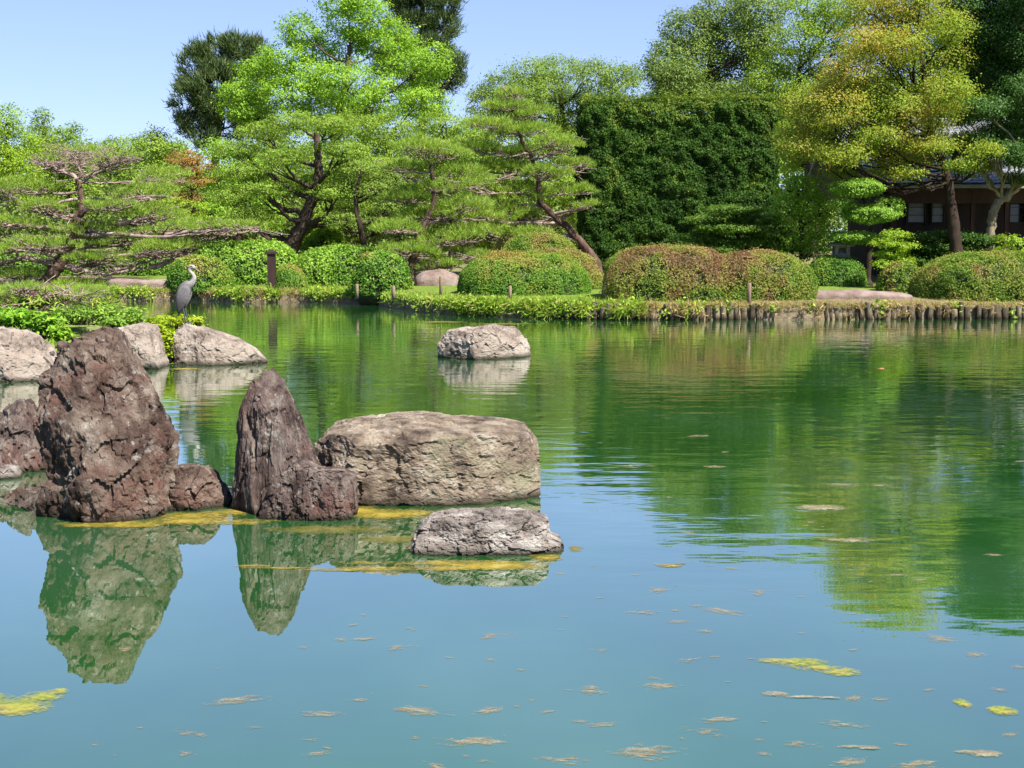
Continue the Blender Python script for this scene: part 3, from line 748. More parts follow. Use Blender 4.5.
def pad(mb_n, mb_b, c, r, start, rb, L=0.16, dens=104, blades=9, tw=12, W=0.12, tb=0.0):
    """one clipped pine pad: a low dome of needle tufts over radiating twigs, carried by a branch from the trunk"""
    c, r = np.asarray(c), np.asarray(r)
    hub = c - np.array((0, 0, r[2] * 0.5))
    q = limb(mb_b, start, hub, rb, rb * 0.45, 0.04, 6, per=5)
    for _ in range(tw):
        a = RNG.uniform(0, 2 * PI); k = RNG.uniform(0.5, 0.98)
        e = c + np.array((math.cos(a) * r[0] * k, math.sin(a) * r[1] * k, r[2] * (RNG.uniform(-0.55, 0.15) if RNG.random() < .7 else RNG.uniform(.3, 1.05))))
        j = RNG.integers(max(len(q) // 2, 1), len(q))
        tp = limb(mb_b, q[j], e, rb * 0.38, 0.009, 0.03, 4, jit=0.03, per=4)
        for _ in range(2):
            jj = RNG.integers(1, len(tp)); ee = tp[jj] + RNG.normal(0, 1, 3) * np.array((r[0], r[1], r[2] * 0.6)) * 0.2
            limb(mb_b, tp[jj], ee, 0.012, 0.006, 0.0, 3, per=2)
    n = int(dens * PI * r[0] * r[1])
    a = RNG.uniform(0, 2 * PI, n); k = np.sqrt(RNG.random(n))
    wob = 0.62 + 0.66 * vnoise(np.stack([np.cos(a) * 1.6 + c[0], np.sin(a) * 1.6 + c[1], a * 0 + c[2]], 1))
    k = k * wob
    x = np.cos(a) * k * r[0]; y = np.sin(a) * k * r[1]
    top = np.sqrt(np.clip(1 - k * k, 0.0, 1))
    z = r[2] * (top * RNG.uniform(0.15, 1.0, n) ** 0.6 - 0.35) + (vnoise(np.stack([x, y, x * 0], 1) * 2.6 + c) - 0.5) * r[2] * 1.3 + x * RNG.normal(0, .06) + y * RNG.normal(0, .05)
    t = np.repeat(RNG.normal(0.5, 0.2, n), blades)
    cc = np.repeat(np.stack([x, y, z], 1) + c, blades, 0) + RNG.normal(0, 0.035, (n * blades, 3))
    o = np.repeat(np.stack([np.cos(a) * k, np.sin(a) * k, top * 0.4], 1), blades, 0)
    leaves(mb_n, cc, o, L, W, 0, np.clip(t + RNG.normal(0, 0.12, len(t)) + tb, 0, 1), 0.75, 0.85, True)


def pine(name, label, Y, trunk_px, r0, r1, pads, extra=(), leaf='needle', group='clipped garden pines on the far bank', base=None, deep=0.9, bare=0, **kw):
    tr = [P(a, b, Y + (c[0] if c else 0)) for a, b, *c in trunk_px]
    if base is None:
        base = tr[0].copy(); base[2] = ground_z(base[0], base[1]) - 0.05
    if tr[0][2] > base[2] + 0.2: tr = [base] + tr
    else: tr[0] = base
    root = thing(name, base, label, 'pine tree', group)
    p = smooth_path(tr, 6, 0.02)
    rad = np.linspace(r0, r1, len(p)); rad[0] *= 1.3
    mt, mbr, mn = MB(), MB(), MB()
    mt.tube(p, rad, 10, wob=0.13)
    for pts, ra, rb in extra:
        q = smooth_path([P(a, b, Y + (c[0] if c else 0)) for a, b, *c in pts], 5, 0.03)
        mbr.tube(q, np.linspace(ra, rb, len(q)), 7, wob=0.15)
        for j in range(1, len(q)):
            for _ in range(3):
                limb(mbr, q[j], q[j] + RNG.normal(0, 1, 3) * np.array((.35, .35, .14)) + np.array((0, 0, .06)), 0.02, 0.007, 0.02, 4, per=3)
    d0, t0 = kw.pop('dens', 104), kw.pop('tw', 12)
    for i, b in enumerate(pads):
        px, py, rx, ry = b[:4]; dy = b[4] if len(b) > 4 else RNG.uniform(-1.0, 1.0)
        s = (Y + dy) / F; c = P(px, py, Y + dy)
        z = c[2] - 0.25
        k = int(np.argmin(np.abs(p[:, 2] - z) * 1.0 + 0.12 * np.linalg.norm(p - c, axis=1)))
        pad(mn, mbr, c, (rx * s, rx * s * deep, ry * s), p[k], max(0.035, min(rad[k] * 0.5, 0.09)), dens=d0 * (0.3 if i < bare else 1), tw=int(t0 * (2.2 if i < bare else 1)), **kw)
    mt.build('trunk', M['trunk_pine'], root)
    mbr.build('branches', M['pine_bark'], root)
    mn.build('needles', M[leaf], root, smooth=False)
    return root


def dome_pts(n, rx, ry, h, ex=2.5, seed=0, low=-0.05, rough=0.06):
    """points and outward normals on a clipped dome (half superellipsoid, base at z=0)"""
    d = sph(int(n * 2.3)); d = d[d[:, 2] > low][:n]
    e = unit(d * np.array((rx, ry, h)))
    r = ((np.abs(e[:, 0]) / rx) ** ex + (np.abs(e[:, 1]) / ry) ** ex + (np.abs(e[:, 2]) / h) ** ex) ** (-1 / ex)
    p = e * r[:, None]
    nrm = unit(np.sign(p) * np.stack([np.abs(p[:, 0] / rx) ** (ex - 1) / rx, np.abs(p[:, 1] / ry) ** (ex - 1) / ry, np.abs(p[:, 2] / h) ** (ex - 1) / h], 1))
    k = (fbm(p * 1.5 + seed * 3.1, 3, seed) - 0.5) * 2 * rough * min(rx, h, 1.2)
    return p + nrm * k[:, None], nrm


def shrub(name, label, px0, px1, py_top, py_base, z0, leaf, L=0.055, cov=2.6, ex=2.5, depth=None, seed=0, cat='shrub', group=None, rough=0.09, red=0.0, Y=None, tb=0.0, spiky=0.15, W=0.62):
    if Y is None: Y = G((px0 + px1) / 2, py_base, z0)[1] + 0.3
    s = Y / F
    rx = (px1 - px0) / 2 * s
    ry = depth if depth else min(rx * 0.85, 1.4)
    Yc = Y + ry
    rx = (px1 - px0) / 2 * (Y + ry * 0.7) / F
    x = P((px0 + px1) / 2, py_base, Yc)[0]
    z0 = min(z0, ground_z(x, Yc)) - 0.03
    h = P(512, py_top, Y + ry * 0.9)[2] - z0
    root = thing(name, (x, Yc, z0), label, cat, group)
    mb = MB(); c = np.array((x, Yc, z0))
    area = 2 * PI * ((rx * ry) ** 1.6 / 3 + (rx * h) ** 1.6 / 3 + (ry * h) ** 1.6 / 3) ** (1 / 1.6) * (1.15 if ex > 3 else 1)
    n = int(cov * area / (0.5 * L * L * W))
    p, nr = dome_pts(n, rx, ry, h, ex, seed, rough=rough)
    n = len(p)
    gap = fbm(p * 3.1 + seed * 5, 3, seed + 8)
    kp = ~((gap < 0.37) & (RNG.random(n) < 0.75)); p, nr = p[kp], nr[kp]; n = len(p)
    p = p - nr * (RNG.random((n, 1)) ** 2 * 0.16 - 0.02)
    t = 0.30 + (fbm(p * 1.5 + seed, 4, seed + 2) - 0.5) * 1.15 + (RNG.random(n) - 0.5) * 0.36 + red * np.clip(p[:, 2] / h, 0, 1) ** 1.5 + tb
    leaves(mb, p + c, nr, L, W, 0, np.clip(t, 0, 1), 0.15, 0.9)
    ns = int(n * spiky * 0.3)                       # a few shoots beyond the clipped face
    if ns:
        i = RNG.integers(0, n, ns)
        leaves(mb, p[i] + nr[i] * RNG.uniform(0.02, 0.09, (ns, 1)) + c, nr[i], L * 1.1, 0.45, 0, np.clip(t[i] + 0.1, 0, 1), 0.4, 0.9)
    mb.build('foliage', M[leaf], root, smooth=False)
    # the dense twiggy inside
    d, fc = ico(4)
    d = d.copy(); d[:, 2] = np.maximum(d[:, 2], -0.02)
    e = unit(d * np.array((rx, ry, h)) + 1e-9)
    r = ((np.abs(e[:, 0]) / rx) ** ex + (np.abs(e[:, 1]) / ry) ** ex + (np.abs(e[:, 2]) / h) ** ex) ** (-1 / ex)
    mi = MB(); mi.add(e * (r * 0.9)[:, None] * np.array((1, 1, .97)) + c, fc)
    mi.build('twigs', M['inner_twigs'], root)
    return root


# --- clipped shrubs along the bank
AZ = 'clipped azaleas along the bank'
shrub('azalea_shrub', 'large oval clipped azalea with an olive and rust top, a stake before its middle', 458, 590, 252, 297, 0.43, 'azalea_green', 0.046, 2.8, 2.6, 1.5, 1, group=AZ, red=0.6, tb=-0.05)
shrub('azalea_shrub', 'rust-topped azalea dome peeping out behind the right of the oval azalea', 506, 606, 250, 290, 0.46, 'azalea', 0.046, 2.4, 2.4, 1.2, 2, group=AZ, red=0.35, Y=40.6)
shrub('azalea_shrub', 'small reddish green azalea dome beneath the leaning pine trunk', 496, 582, 233, 262, 0.6, 'azalea', 0.046, 2.4, 2.6, 1.3, 3, group=AZ, red=0.15, Y=45.0)
shrub('azalea_shrub', 'big long clipped azalea mottled brown and green, in front of the tall square hedge', 602, 736, 246, 301, 0.43, 'azalea', 0.046, 2.8, 3.0, 1.4, 4, group=AZ, red=0.34, tb=0.12)
shrub('azalea_shrub', 'brownish clipped azalea touching the right end of the big long azalea', 694, 816, 252, 299, 0.43, 'azalea', 0.046, 2.8, 2.8, 1.25, 5, group=AZ, red=0.34, Y=36.1, tb=0.06)
shrub('azalea_shrub', 'round green clipped dome behind the pink stone slab', 804, 867, 256, 290, 0.47, 'azalea_green', 0.055, 2.6, 2.4, 0.9, 6, group=AZ, red=0.1)
shrub('azalea_shrub', 'small shaded azalea with rusty leaves beside the big right azalea', 878, 924, 262, 290, 0.47, 'azalea', 0.055, 2.6, 2.3, 0.7, 7, group=AZ, red=0.1, tb=0.1, Y=39.0)
shrub('azalea_shrub', 'very wide clipped azalea with a yellow green top at the right edge', 912, 1075, 253, 301, 0.43, 'azalea', 0.046, 2.8, 2.9, 1.5, 8, group=AZ, red=0.12, tb=-0.05)
shrub('azalea_shrub', 'olive clipped dome just right of the heron, brown on its right side', 168, 233, 256, 287, 0.42, 'azalea_green', 0.07, 2.6, 2.4, 1.0, 9, group=AZ, red=0.45, Y=44.6)
shrub('azalea_shrub', 'smallest neat round dome with an orange tinge beside the dark brown post', 272, 307, 265, 287.5, 0.41, 'azalea_green', 0.05, 2.8, 2.2, 0.55, 10, group=AZ, red=0.5, Y=44.5)
shrub('azalea_shrub', 'loose pale green bush left of the pinkish bank rock', 352, 412, 250, 289, 0.42, 'azalea_green', 0.075, 2.6, 2.2, 0.9, 11, group=AZ, red=0.25, rough=0.14, Y=41.8)
shrub('clipped_hedge', 'low bright green hedge with a brown post in front of it', 188, 302, 241, 287, 0.42, 'box_leaf', 0.09, 2.8, 3.2, 1.3, 12, 'hedge', 'low green hedges on the left bank', 0.12, 0.3, 46.2, 0.1)
shrub('clipped_hedge', 'low bright green hedge between the neat round dome and the loose bush', 292, 404, 247, 287, 0.42, 'box_leaf', 0.09, 2.8, 3.2, 1.3, 13, 'hedge', 'low green hedges on the left bank', 0.10, 0.25, 45.8, 0.05)
shrub('clipped_hedge', 'pale green bush rising behind the cherry trunk', 300, 352, 228, 262, 0.5, 'lime_leaf', 0.09, 2.6, 2.4, 1.0, 14, 'hedge', 'low green hedges on the left bank', 0.14, 0.1, 51.5, -0.05)

shrub('clipped_hedge', 'low green hedge behind the wide spreading old pine', -60, 178, 252, 282, 0.5, 'box_leaf', 0.10, 2.6, 4.0, 1.2, 15, 'hedge', 'low green hedges on the left bank', 0.12, 0.1, 53.0, -0.05)


# --- the tall box hedge
def tall_hedge():
    Yf = 52.0
    x0, x1 = P(583, 200, Yf)[0], P(779, 200, Yf)[0]
    ht = P(512, 98, Yf)[2]; dp = 1.3
    zb = ground_z((x0 + x1) / 2, Yf + dp) - 0.05
    c = np.array(((x0 + x1) / 2, Yf + dp, zb)); rx = (x1 - x0) / 2; h = ht - zb
    root = thing('tall_hedge', c, 'tall square dark green hedge rising like a wall above the azaleas', 'hedge')
    mb = MB(); L = 0.08
    area = 2 * rx * h * 1.0 + 2 * dp * h * 2 + 4 * rx * dp
    n = int(3.2 * area / (0.5 * L * L * 0.6) * 1.3)
    # box faces with wavering planes and pillowy clumps
    face = RNG.choice(4, n, p=np.array((2 * rx * h, 2 * dp * h, 2 * dp * h, 2 * rx * dp)) / (2 * rx * h + 4 * dp * h + 2 * rx * dp))
    u, v = RNG.uniform(-1, 1, n), RNG.random(n)
    p = np.zeros((n, 3)); nr = np.zeros((n, 3))
    for k, (ax, sg) in enumerate(((1, -1), (0, -1), (0, 1), (2, 1))):
        m = face == k
        if ax == 1: p[m] = np.stack([u[m] * rx, np.full(m.sum(), -dp), v[m] * h], 1); nr[m] = (0, -1, 0)
        elif ax == 0: p[m] = np.stack([np.full(m.sum(), sg * rx), u[m] * dp, v[m] * h], 1); nr[m] = (sg, 0, 0)
        else: p[m] = np.stack([u[m] * rx, (v[m] * 2 - 1) * dp, np.full(m.sum(), h)], 1); nr[m] = (0, 0, 1)
    # round the corners
    inn = np.clip(p, (-rx + .5, -dp + .5, 0), (rx - .5, dp - .5, h - .5)); dlt = p - inn; ln = np.linalg.norm(dlt, axis=1, keepdims=True)
    p = inn + dlt / np.maximum(ln, 1e-6) * np.minimum(ln, 0.5); nr = unit(nr + dlt * 1.2)
    bulge = (fbm(p * 1.1, 3, 77) - 0.5) * 0.55 + (fbm(p * 3.2, 3, 78) - 0.5) * 0.42
    p = p + nr * (bulge - RNG.random(n) ** 2 * 0.3)[:, None]
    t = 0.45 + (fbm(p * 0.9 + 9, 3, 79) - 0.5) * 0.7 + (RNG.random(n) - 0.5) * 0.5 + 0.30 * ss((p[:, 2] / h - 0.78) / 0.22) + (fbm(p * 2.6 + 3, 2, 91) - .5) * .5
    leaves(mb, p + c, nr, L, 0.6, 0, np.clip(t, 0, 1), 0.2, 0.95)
    # unclipped shoots along the top
    ns = 5200; q = np.stack([RNG.uniform(-rx, rx, ns), RNG.uniform(-dp, dp, ns), h + RNG.exponential(0.12, ns) * (0.4 + 1.2 * fbm(np.stack([RNG.random(ns)] * 3, 1), 1))], 1)
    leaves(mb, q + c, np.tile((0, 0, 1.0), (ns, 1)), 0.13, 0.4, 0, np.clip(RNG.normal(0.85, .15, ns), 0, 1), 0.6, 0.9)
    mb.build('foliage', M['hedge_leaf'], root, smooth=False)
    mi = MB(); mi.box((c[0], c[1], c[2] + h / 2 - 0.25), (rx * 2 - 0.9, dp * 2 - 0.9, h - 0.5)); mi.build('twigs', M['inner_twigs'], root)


tall_hedge()

# --- distant woods that read as one mass
mb = MB(); bl = []
for i in range(46):
    px = -160 + i * 31 + RNG.uniform(-12, 12)
    top = 150 + 22 * math.sin(i * 1.7) + RNG.uniform(-10, 10)
    if 440 < px < 480: top = 160
    if 80 < px < 190: top = 148
    bl.append((px, top + 45, 30, 48, RNG.uniform(-5, 6)))
for i in range(20): bl.append((770 + i * 15, 120 + 14 * math.sin(i * 2.1), 30, 34, RNG.uniform(-20, -10)))
crown(mb, blobs_px(bl, 104), 0.34, 4.2, 24, flat=0.5)
tag(mb.build('distant_woods', M['mid_leaf'], smooth=False), 'mass of green woodland behind the garden trees', 'woods', kind='stuff')

mb = MB(); bl = []
for i in range(58):
    px = -150 + i * 23 + RNG.uniform(-8, 8)
    bl.append((px, 226 + RNG.uniform(-8, 8), 24, 24, RNG.uniform(-6, 6)))
    if px < 640: bl.append((px + 11, 200 + RNG.uniform(-8, 8), 24, 22, RNG.uniform(0, 10)))
crown(mb, blobs_px(bl, 68), 0.20, 3.6, 24, flat=0.6)
tag(mb.build('undergrowth', M['camphor_leaf'], smooth=False), 'dense green undergrowth filling the ground beneath the trees', 'undergrowth', kind='stuff')

# --- background trees
BG = 'tall trees behind the garden'
tree('broadleaf_tree', 'tall bright green spreading tree between the two dark pines', 'tree', 76, [(345, 235), (342, 190), (335, 140), (345, 85), (350, 45)], 0.42, 0.12,
     [(250, 108, 34, 18), (290, 95, 34, 20), (262, 72, 26, 18), (300, 30, 22, 16), (285, 58, 26, 18), (330, 50, 34, 22), (360, 20, 38, 24), (385, 40, 34, 22), (400, 75, 38, 22), (430, 60, 22, 18), (350, 85, 40, 24), (310, 78, 30, 20), (375, 105, 40, 20), (420, 105, 30, 16), (335, 115, 40, 18), (345, -5, 34, 18), (240, 92, 18, 12)],
     'bright_leaf', 0.16, 'bark', 3.6, BG, 1.8, flat=0.6, cl=0.38, k=60, tvar=0.35)
PN = dict(W=0.14, needle=True, up=0.7, rnd=0.7, cl=0.34, k=60, flat=0.8)
tree('pine_tree', 'dark pine with dense upright tufts left of the tall bright tree', 'pine tree', 92, [(214, 235), (214, 180), (220, 120), (228, 70)], 0.4, 0.12,
     [(196, 72, 20, 20), (214, 58, 22, 20), (238, 55, 20, 22), (256, 60, 16, 20), (190, 98, 18, 18), (215, 88, 28, 22), (245, 90, 24, 26), (196, 124, 20, 14), (225, 118, 28, 20), (204, 140, 16, 9), (250, 118, 18, 20)],
     'dark_needle', 0.42, 'dark_bark', 6.5, 'dark pines behind the garden', 1.2, deep=1.0, **PN)
tree('pine_tree', 'tallest dark pine showing right of the tall bright tree, cut by the top edge', 'pine tree', 98, [(418, 235), (420, 160), (424, 80), (420, -40)], 0.45, 0.14,
     [(400, -15, 30, 20), (440, -12, 24, 18), (425, 8, 34, 20), (442, 28, 18, 14), (410, 30, 26, 18), (446, 62, 16, 14), (430, 52, 22, 14), (448, 82, 14, 9), (428, 80, 22, 14), (425, 103, 22, 12), (400, 60, 26, 20), (458, 70, 8, 7)],
     'dark_needle', 0.42, 'dark_bark', 6.5, 'dark pines behind the garden', 1.2, deep=1.0, **PN)
tree('broadleaf_tree', 'broad soft green tree rising behind the layered pine', 'tree', 88, [(566, 235), (566, 160), (563, 120), (560, 90)], 0.35, 0.1,
     [(488, 104, 24, 14), (505, 84, 24, 14), (530, 72, 26, 14), (560, 70, 26, 13), (592, 74, 26, 14), (620, 78, 22, 14), (632, 72, 10, 8), (545, 92, 30, 14), (515, 104, 26, 14), (600, 98, 26, 14), (572, 96, 24, 12), (480, 92, 12, 8), (615, 112, 24, 14), (540, 116, 34, 16), (580, 122, 30, 16), (500, 122, 30, 16), (560, 140, 34, 18), (600, 140, 26, 20), (525, 90, 28, 14)],
     'soft_leaf', 0.15, 'dark_bark', 3.2, BG, 2.0, flat=0.8, cl=0.38, k=50, tvar=0.35)
tree('broadleaf_tree', 'large rounded dull green tree behind the tall hedge', 'tree', 70, [(718, 235), (716, 160), (712, 100), (710, 60)], 0.45, 0.14,
     [(672, 62, 26, 24), (690, 32, 30, 22), (722, 16, 32, 22), (756, 12, 30, 20), (668, 90, 18, 18), (700, 62, 34, 24), (738, 48, 34, 22), (720, 84, 26, 14), (690, 92, 24, 12), (762, 40, 24, 18), (655, 68, 10, 12), (664, 100, 20, 12), (700, 98, 28, 12), (735, 96, 30, 14), (765, 72, 24, 20), (680, 76, 26, 18)],
     'camphor_leaf', 0.14, 'dark_bark', 4.4, BG, 1.6, flat=0.6, cl=0.34, k=26)
tree('broadleaf_tree', 'yellowish green tree behind, left of the golden maple', 'tree', 66, [(812, 235), (808, 160), (800, 110), (798, 70)], 0.35, 0.1,
     [(775, 62, 26, 16), (800, 40, 28, 18), (825, 22, 28, 16), (806, 8, 26, 14), (842, 12, 24, 18), (785, 86, 30, 14), (822, 62, 28, 18), (835, 90, 24, 14), (760, 80, 14, 10), (850, 45, 18, 16), (792, 112, 26, 18), (815, 100, 26, 18), (780, 140, 20, 20), (800, 150, 26, 20), (835, 130, 30, 20)],
     'mid_leaf', 0.13, 'dark_bark', 3.2, BG, 1.4, flat=0.5, cl=0.32, k=26)
tree('broadleaf_tree', 'yellow green tree at the left edge with a ragged top', 'tree', 68, [(8, 235), (8, 190), (6, 150)], 0.25, 0.08,
     [(6, 120, 18, 16), (-18, 130, 22, 20), (20, 145, 22, 16), (-5, 160, 30, 20), (15, 178, 30, 20), (-12, 200, 36, 24), (25, 205, 26, 20)],
     'lime_leaf', 0.14, 'bark', 3.4, BG, 1.2, flat=0.5, cl=0.34, k=24)
tree('broadleaf_tree', 'light green tree second from the left edge with thin leading shoots', 'tree', 72, [(52, 235), (50, 190), (48, 150)], 0.25, 0.08,
     [(42, 120, 8, 12), (40, 135, 16, 12), (60, 138, 18, 12), (74, 130, 6, 8), (50, 158, 28, 18), (72, 165, 20, 18), (45, 190, 30, 22), (80, 195, 24, 20)],
     'mid_leaf', 0.14, 'bark', 3.4, BG, 1.2, flat=0.5, cl=0.32, k=24)
tree('broadleaf_tree', 'low wide green tree behind the spreading pine, under open sky', 'tree', 84, [(118, 235), (118, 200), (118, 170)], 0.25, 0.08,
     [(95, 158, 24, 16), (125, 150, 24, 16), (150, 148, 20, 14), (172, 152, 18, 14), (110, 178, 34, 20), (150, 178, 34, 20), (170, 190, 26, 20)],
     'mid_leaf', 0.17, 'bark', 3.4, BG, 1.2, flat=0.5, cl=0.36, k=24)
tree('broadleaf_tree', 'small dark pointed tree in the gap left of the dark pine', 'tree', 96, [(154, 235), (154, 180), (154, 140)], 0.2, 0.05,
     [(150, 136, 7, 8), (162, 138, 6, 8), (156, 150, 14, 12), (156, 168, 16, 16)], 'camphor_leaf', 0.18, 'bark', 3.4, BG, 0.5, flat=0.8, k=20)
tree('broadleaf_tree', 'leafy green tree between the cherry tree and the layered pines', 'tree', 64, [(398, 245), (398, 200), (392, 170), (385, 140)], 0.2, 0.07,
     [(352, 128, 32, 16), (385, 130, 34, 16), (372, 155, 34, 18), (410, 160, 30, 18), (350, 180, 36, 20), (395, 190, 34, 20), (430, 140, 30, 16), (460, 150, 30, 18), (370, 215, 36, 20), (330, 210, 30, 18), (305, 145, 32, 18), (290, 175, 34, 20), (325, 165, 30, 18)],
     'mid_leaf', 0.12, 'dark_bark', 3.2, BG, 1.4, flat=0.45, cl=0.28, k=24)
tree('broadleaf_tree', 'pale yellow green tree just behind the layered pine', 'tree', 60, [(452, 245), (452, 200), (455, 160)], 0.18, 0.06,
     [(440, 125, 28, 12), (470, 135, 26, 12), (450, 150, 34, 14), (485, 155, 24, 14), (425, 160, 26, 14), (445, 178, 40, 18), (545, 160, 30, 20), (560, 190, 28, 20), (520, 190, 30, 20), (580, 150, 24, 22), (585, 205, 22, 24), (560, 228, 28, 18), (535, 140, 28, 16)],
     'mid_leaf', 0.11, 'dark_bark', 3.0, BG, 1.2, flat=0.45, cl=0.26, k=24)
tree('broadleaf_tree', 'mid green bushy tree between the orange maple and the cherry tree', 'tree', 62, [(238, 250), (238, 210), (240, 180)], 0.18, 0.06,
     [(220, 150, 20, 12), (240, 165, 26, 16), (215, 180, 22, 16), (245, 195, 28, 18), (222, 215, 28, 18), (265, 215, 24, 18), (195, 225, 20, 12)],
     'bright_leaf', 0.12, 'dark_bark', 3.0, BG, 1.0, flat=0.4, cl=0.28, k=24)
tree('maple_tree', 'small orange leaved maple below the dark pine', 'tree', 58, [(193, 238), (193, 215), (192, 190)], 0.09, 0.03,
     [(184, 158, 18, 8), (198, 166, 14, 9), (180, 178, 14, 8), (202, 180, 12, 7), (188, 196, 13, 7)], 'orange_leaf', 0.11, 'dark_bark', 2.6, None, 0.4, flat=0.35, cl=0.22, k=20)
tree('maple_tree', 'small yellow green maple under the orange one', 'tree', 57, [(186, 240), (185, 225), (186, 205)], 0.08, 0.03,
     [(176, 205, 16, 8), (196, 208, 14, 8), (186, 218, 18, 8), (165, 218, 14, 8)], 'lime_leaf', 0.11, 'dark_bark', 2.6, None, 0.4, flat=0.35, cl=0.22, k=20)

# --- the garden trees
tree('cherry_tree', 'open crowned cherry tree with dark spreading limbs behind the low hedge', 'tree', 51, [(288, 262), (292, 245), (302, 225), (312, 200), (318, 175), (318, 150), (316, 128)], 0.34, 0.09,
     [(238, 150, 26, 9), (262, 132, 26, 9), (292, 122, 28, 9), (330, 125, 28, 9), (245, 172, 28, 9), (280, 158, 24, 8), (345, 150, 26, 9), (355, 172, 26, 9), (232, 196, 26, 9), (265, 190, 24, 8), (300, 180, 18, 7), (335, 192, 24, 8), (250, 214, 26, 8), (350, 205, 22, 8), (375, 165, 20, 8)],
     'mid_leaf', 0.09, 'bark', 3.0, None, 1.6, twigs=8, rl=0.55, deep=1.1, low=0.25, flat=0.35, cl=0.2, k=20)
tree('garden_tree', 'thin multi-stemmed tree right of the cherry tree', 'tree', 49, [(364, 262), (364, 245), (358, 220), (356, 195), (362, 170)], 0.15, 0.05,
     [(350, 185, 16, 8), (372, 190, 18, 8), (390, 205, 18, 8), (360, 168, 18, 8), (395, 180, 20, 9), (340, 220, 16, 8), (385, 225, 18, 8)],
     'soft_leaf', 0.085, 'dark_bark', 2.6, None, 1.0, twigs=7, rl=0.6, deep=1.0, flat=0.4, cl=0.18, k=20)

pine('pine_tree', 'smaller layered pine left of the leaning pine, above the pinkish bank rock', 46.5, [(410, 278), (412, 262), (416, 245), (424, 225), (433, 205), (434, 185), (431, 165)], 0.17, 0.06,
     [(420, 146, 34, 9), (447, 152, 30, 8), (400, 166, 26, 8), (462, 172, 26, 8), (440, 186, 40, 9), (402, 198, 26, 8), (466, 205, 34, 9), (428, 214, 36, 9), (396, 228, 26, 9), (452, 236, 40, 9), (410, 250, 36, 8), (470, 254, 30, 8), (445, 262, 30, 7)],
     [([(424, 225), (440, 220), (462, 213)], .06, .02), ([(416, 250), (436, 246), (458, 240)], .06, .02), ([(432, 195), (448, 188), (470, 180)], .05, .02), ([(432, 190), (415, 180), (398, 172)], .05, .02), ([(412, 262), (440, 262), (475, 258)], .06, .02)])
pine('pine_tree', 'large many-layered pine with a long trunk leaning left out from the tall hedge', 49.5, [(598, 268), (590, 252), (572, 232), (552, 214), (540, 200), (538, 178), (532, 158), (520, 138), (512, 112)], 0.17, 0.045,
     [(514, 92, 18, 6), (506, 106, 26, 7), (530, 114, 24, 7), (488, 124, 26, 7), (522, 130, 34, 8), (558, 142, 26, 7), (476, 146, 30, 8), (512, 152, 30, 8), (578, 164, 20, 7), (496, 168, 38, 9), (548, 172, 24, 7), (460, 180, 30, 8), (520, 190, 36, 9), (574, 190, 22, 8), (484, 200, 36, 9), (462, 214, 34, 9), (510, 214, 34, 9), (586, 206, 14, 6), (488, 230, 38, 9), (526, 234, 26, 8), (462, 242, 36, 8), (500, 246, 30, 7)],
     [([(538, 176), (520, 174), (500, 178), (478, 186)], .06, .02), ([(545, 206), (525, 212), (500, 220)], .06, .02), ([(538, 170), (555, 168), (578, 172)], .05, .02), ([(534, 160), (548, 154), (560, 150)], .05, .02), ([(555, 216), (535, 228), (515, 236)], .06, .02)])
# far-bank spreading pine on the left
pine('pine_tree', 'wide spreading old pine at the left with a bare forked top and pinkish limbs', 47.5, [(46, 284), (54, 272), (64, 258), (72, 240), (76, 222), (82, 206), (80, 190), (77, 180)], 0.26, 0.07,
     [(82, 150, 40, 7), (48, 160, 24, 7), (118, 158, 26, 7), (28, 186, 38, 10), (-10, 190, 34, 10), (142, 192, 36, 10), (165, 176, 30, 10, 2), (110, 206, 30, 9), (45, 206, 34, 9), (5, 222, 40, 10), (80, 228, 40, 10), (150, 214, 40, 10, 1.2), (125, 238, 40, 9), (200, 228, 44, 9), (240, 226, 26, 7), (170, 248, 40, 9), (40, 244, 36, 9), (-10, 250, 34, 9), (100, 258, 40, 8), (20, 274, 30, 6), (80, 284, 30, 6)],
     [([(77, 180), (66, 172), (52, 166), (42, 164)], .07, .025), ([(78, 182), (92, 176), (108, 168), (122, 160)], .07, .025), ([(78, 180), (80, 170), (76, 160)], .06, .02), ([(82, 208), (100, 210), (122, 206), (150, 198)], .06, .02), ([(76, 218), (60, 218), (44, 214)], .05, .02),
      ([(62, 262), (42, 262), (20, 258), (-8, 268)], .13, .05), ([(66, 258), (74, 250), (86, 246)], .10, .04), ([(56, 264), (80, 270), (110, 274), (146, 268)], .10, .04), ([(150, 268), (168, 262), (185, 250), (205, 240), (232, 234), (262, 230)], .09, .03), ([(72, 236), (50, 238), (20, 232)], .06, .02), ([(110, 272), (140, 264), (170, 256)], .06, .02), ([(20, 258), (10, 246), (-5, 240)], .05, .02)],
     dens=66, tw=22, bare=3)

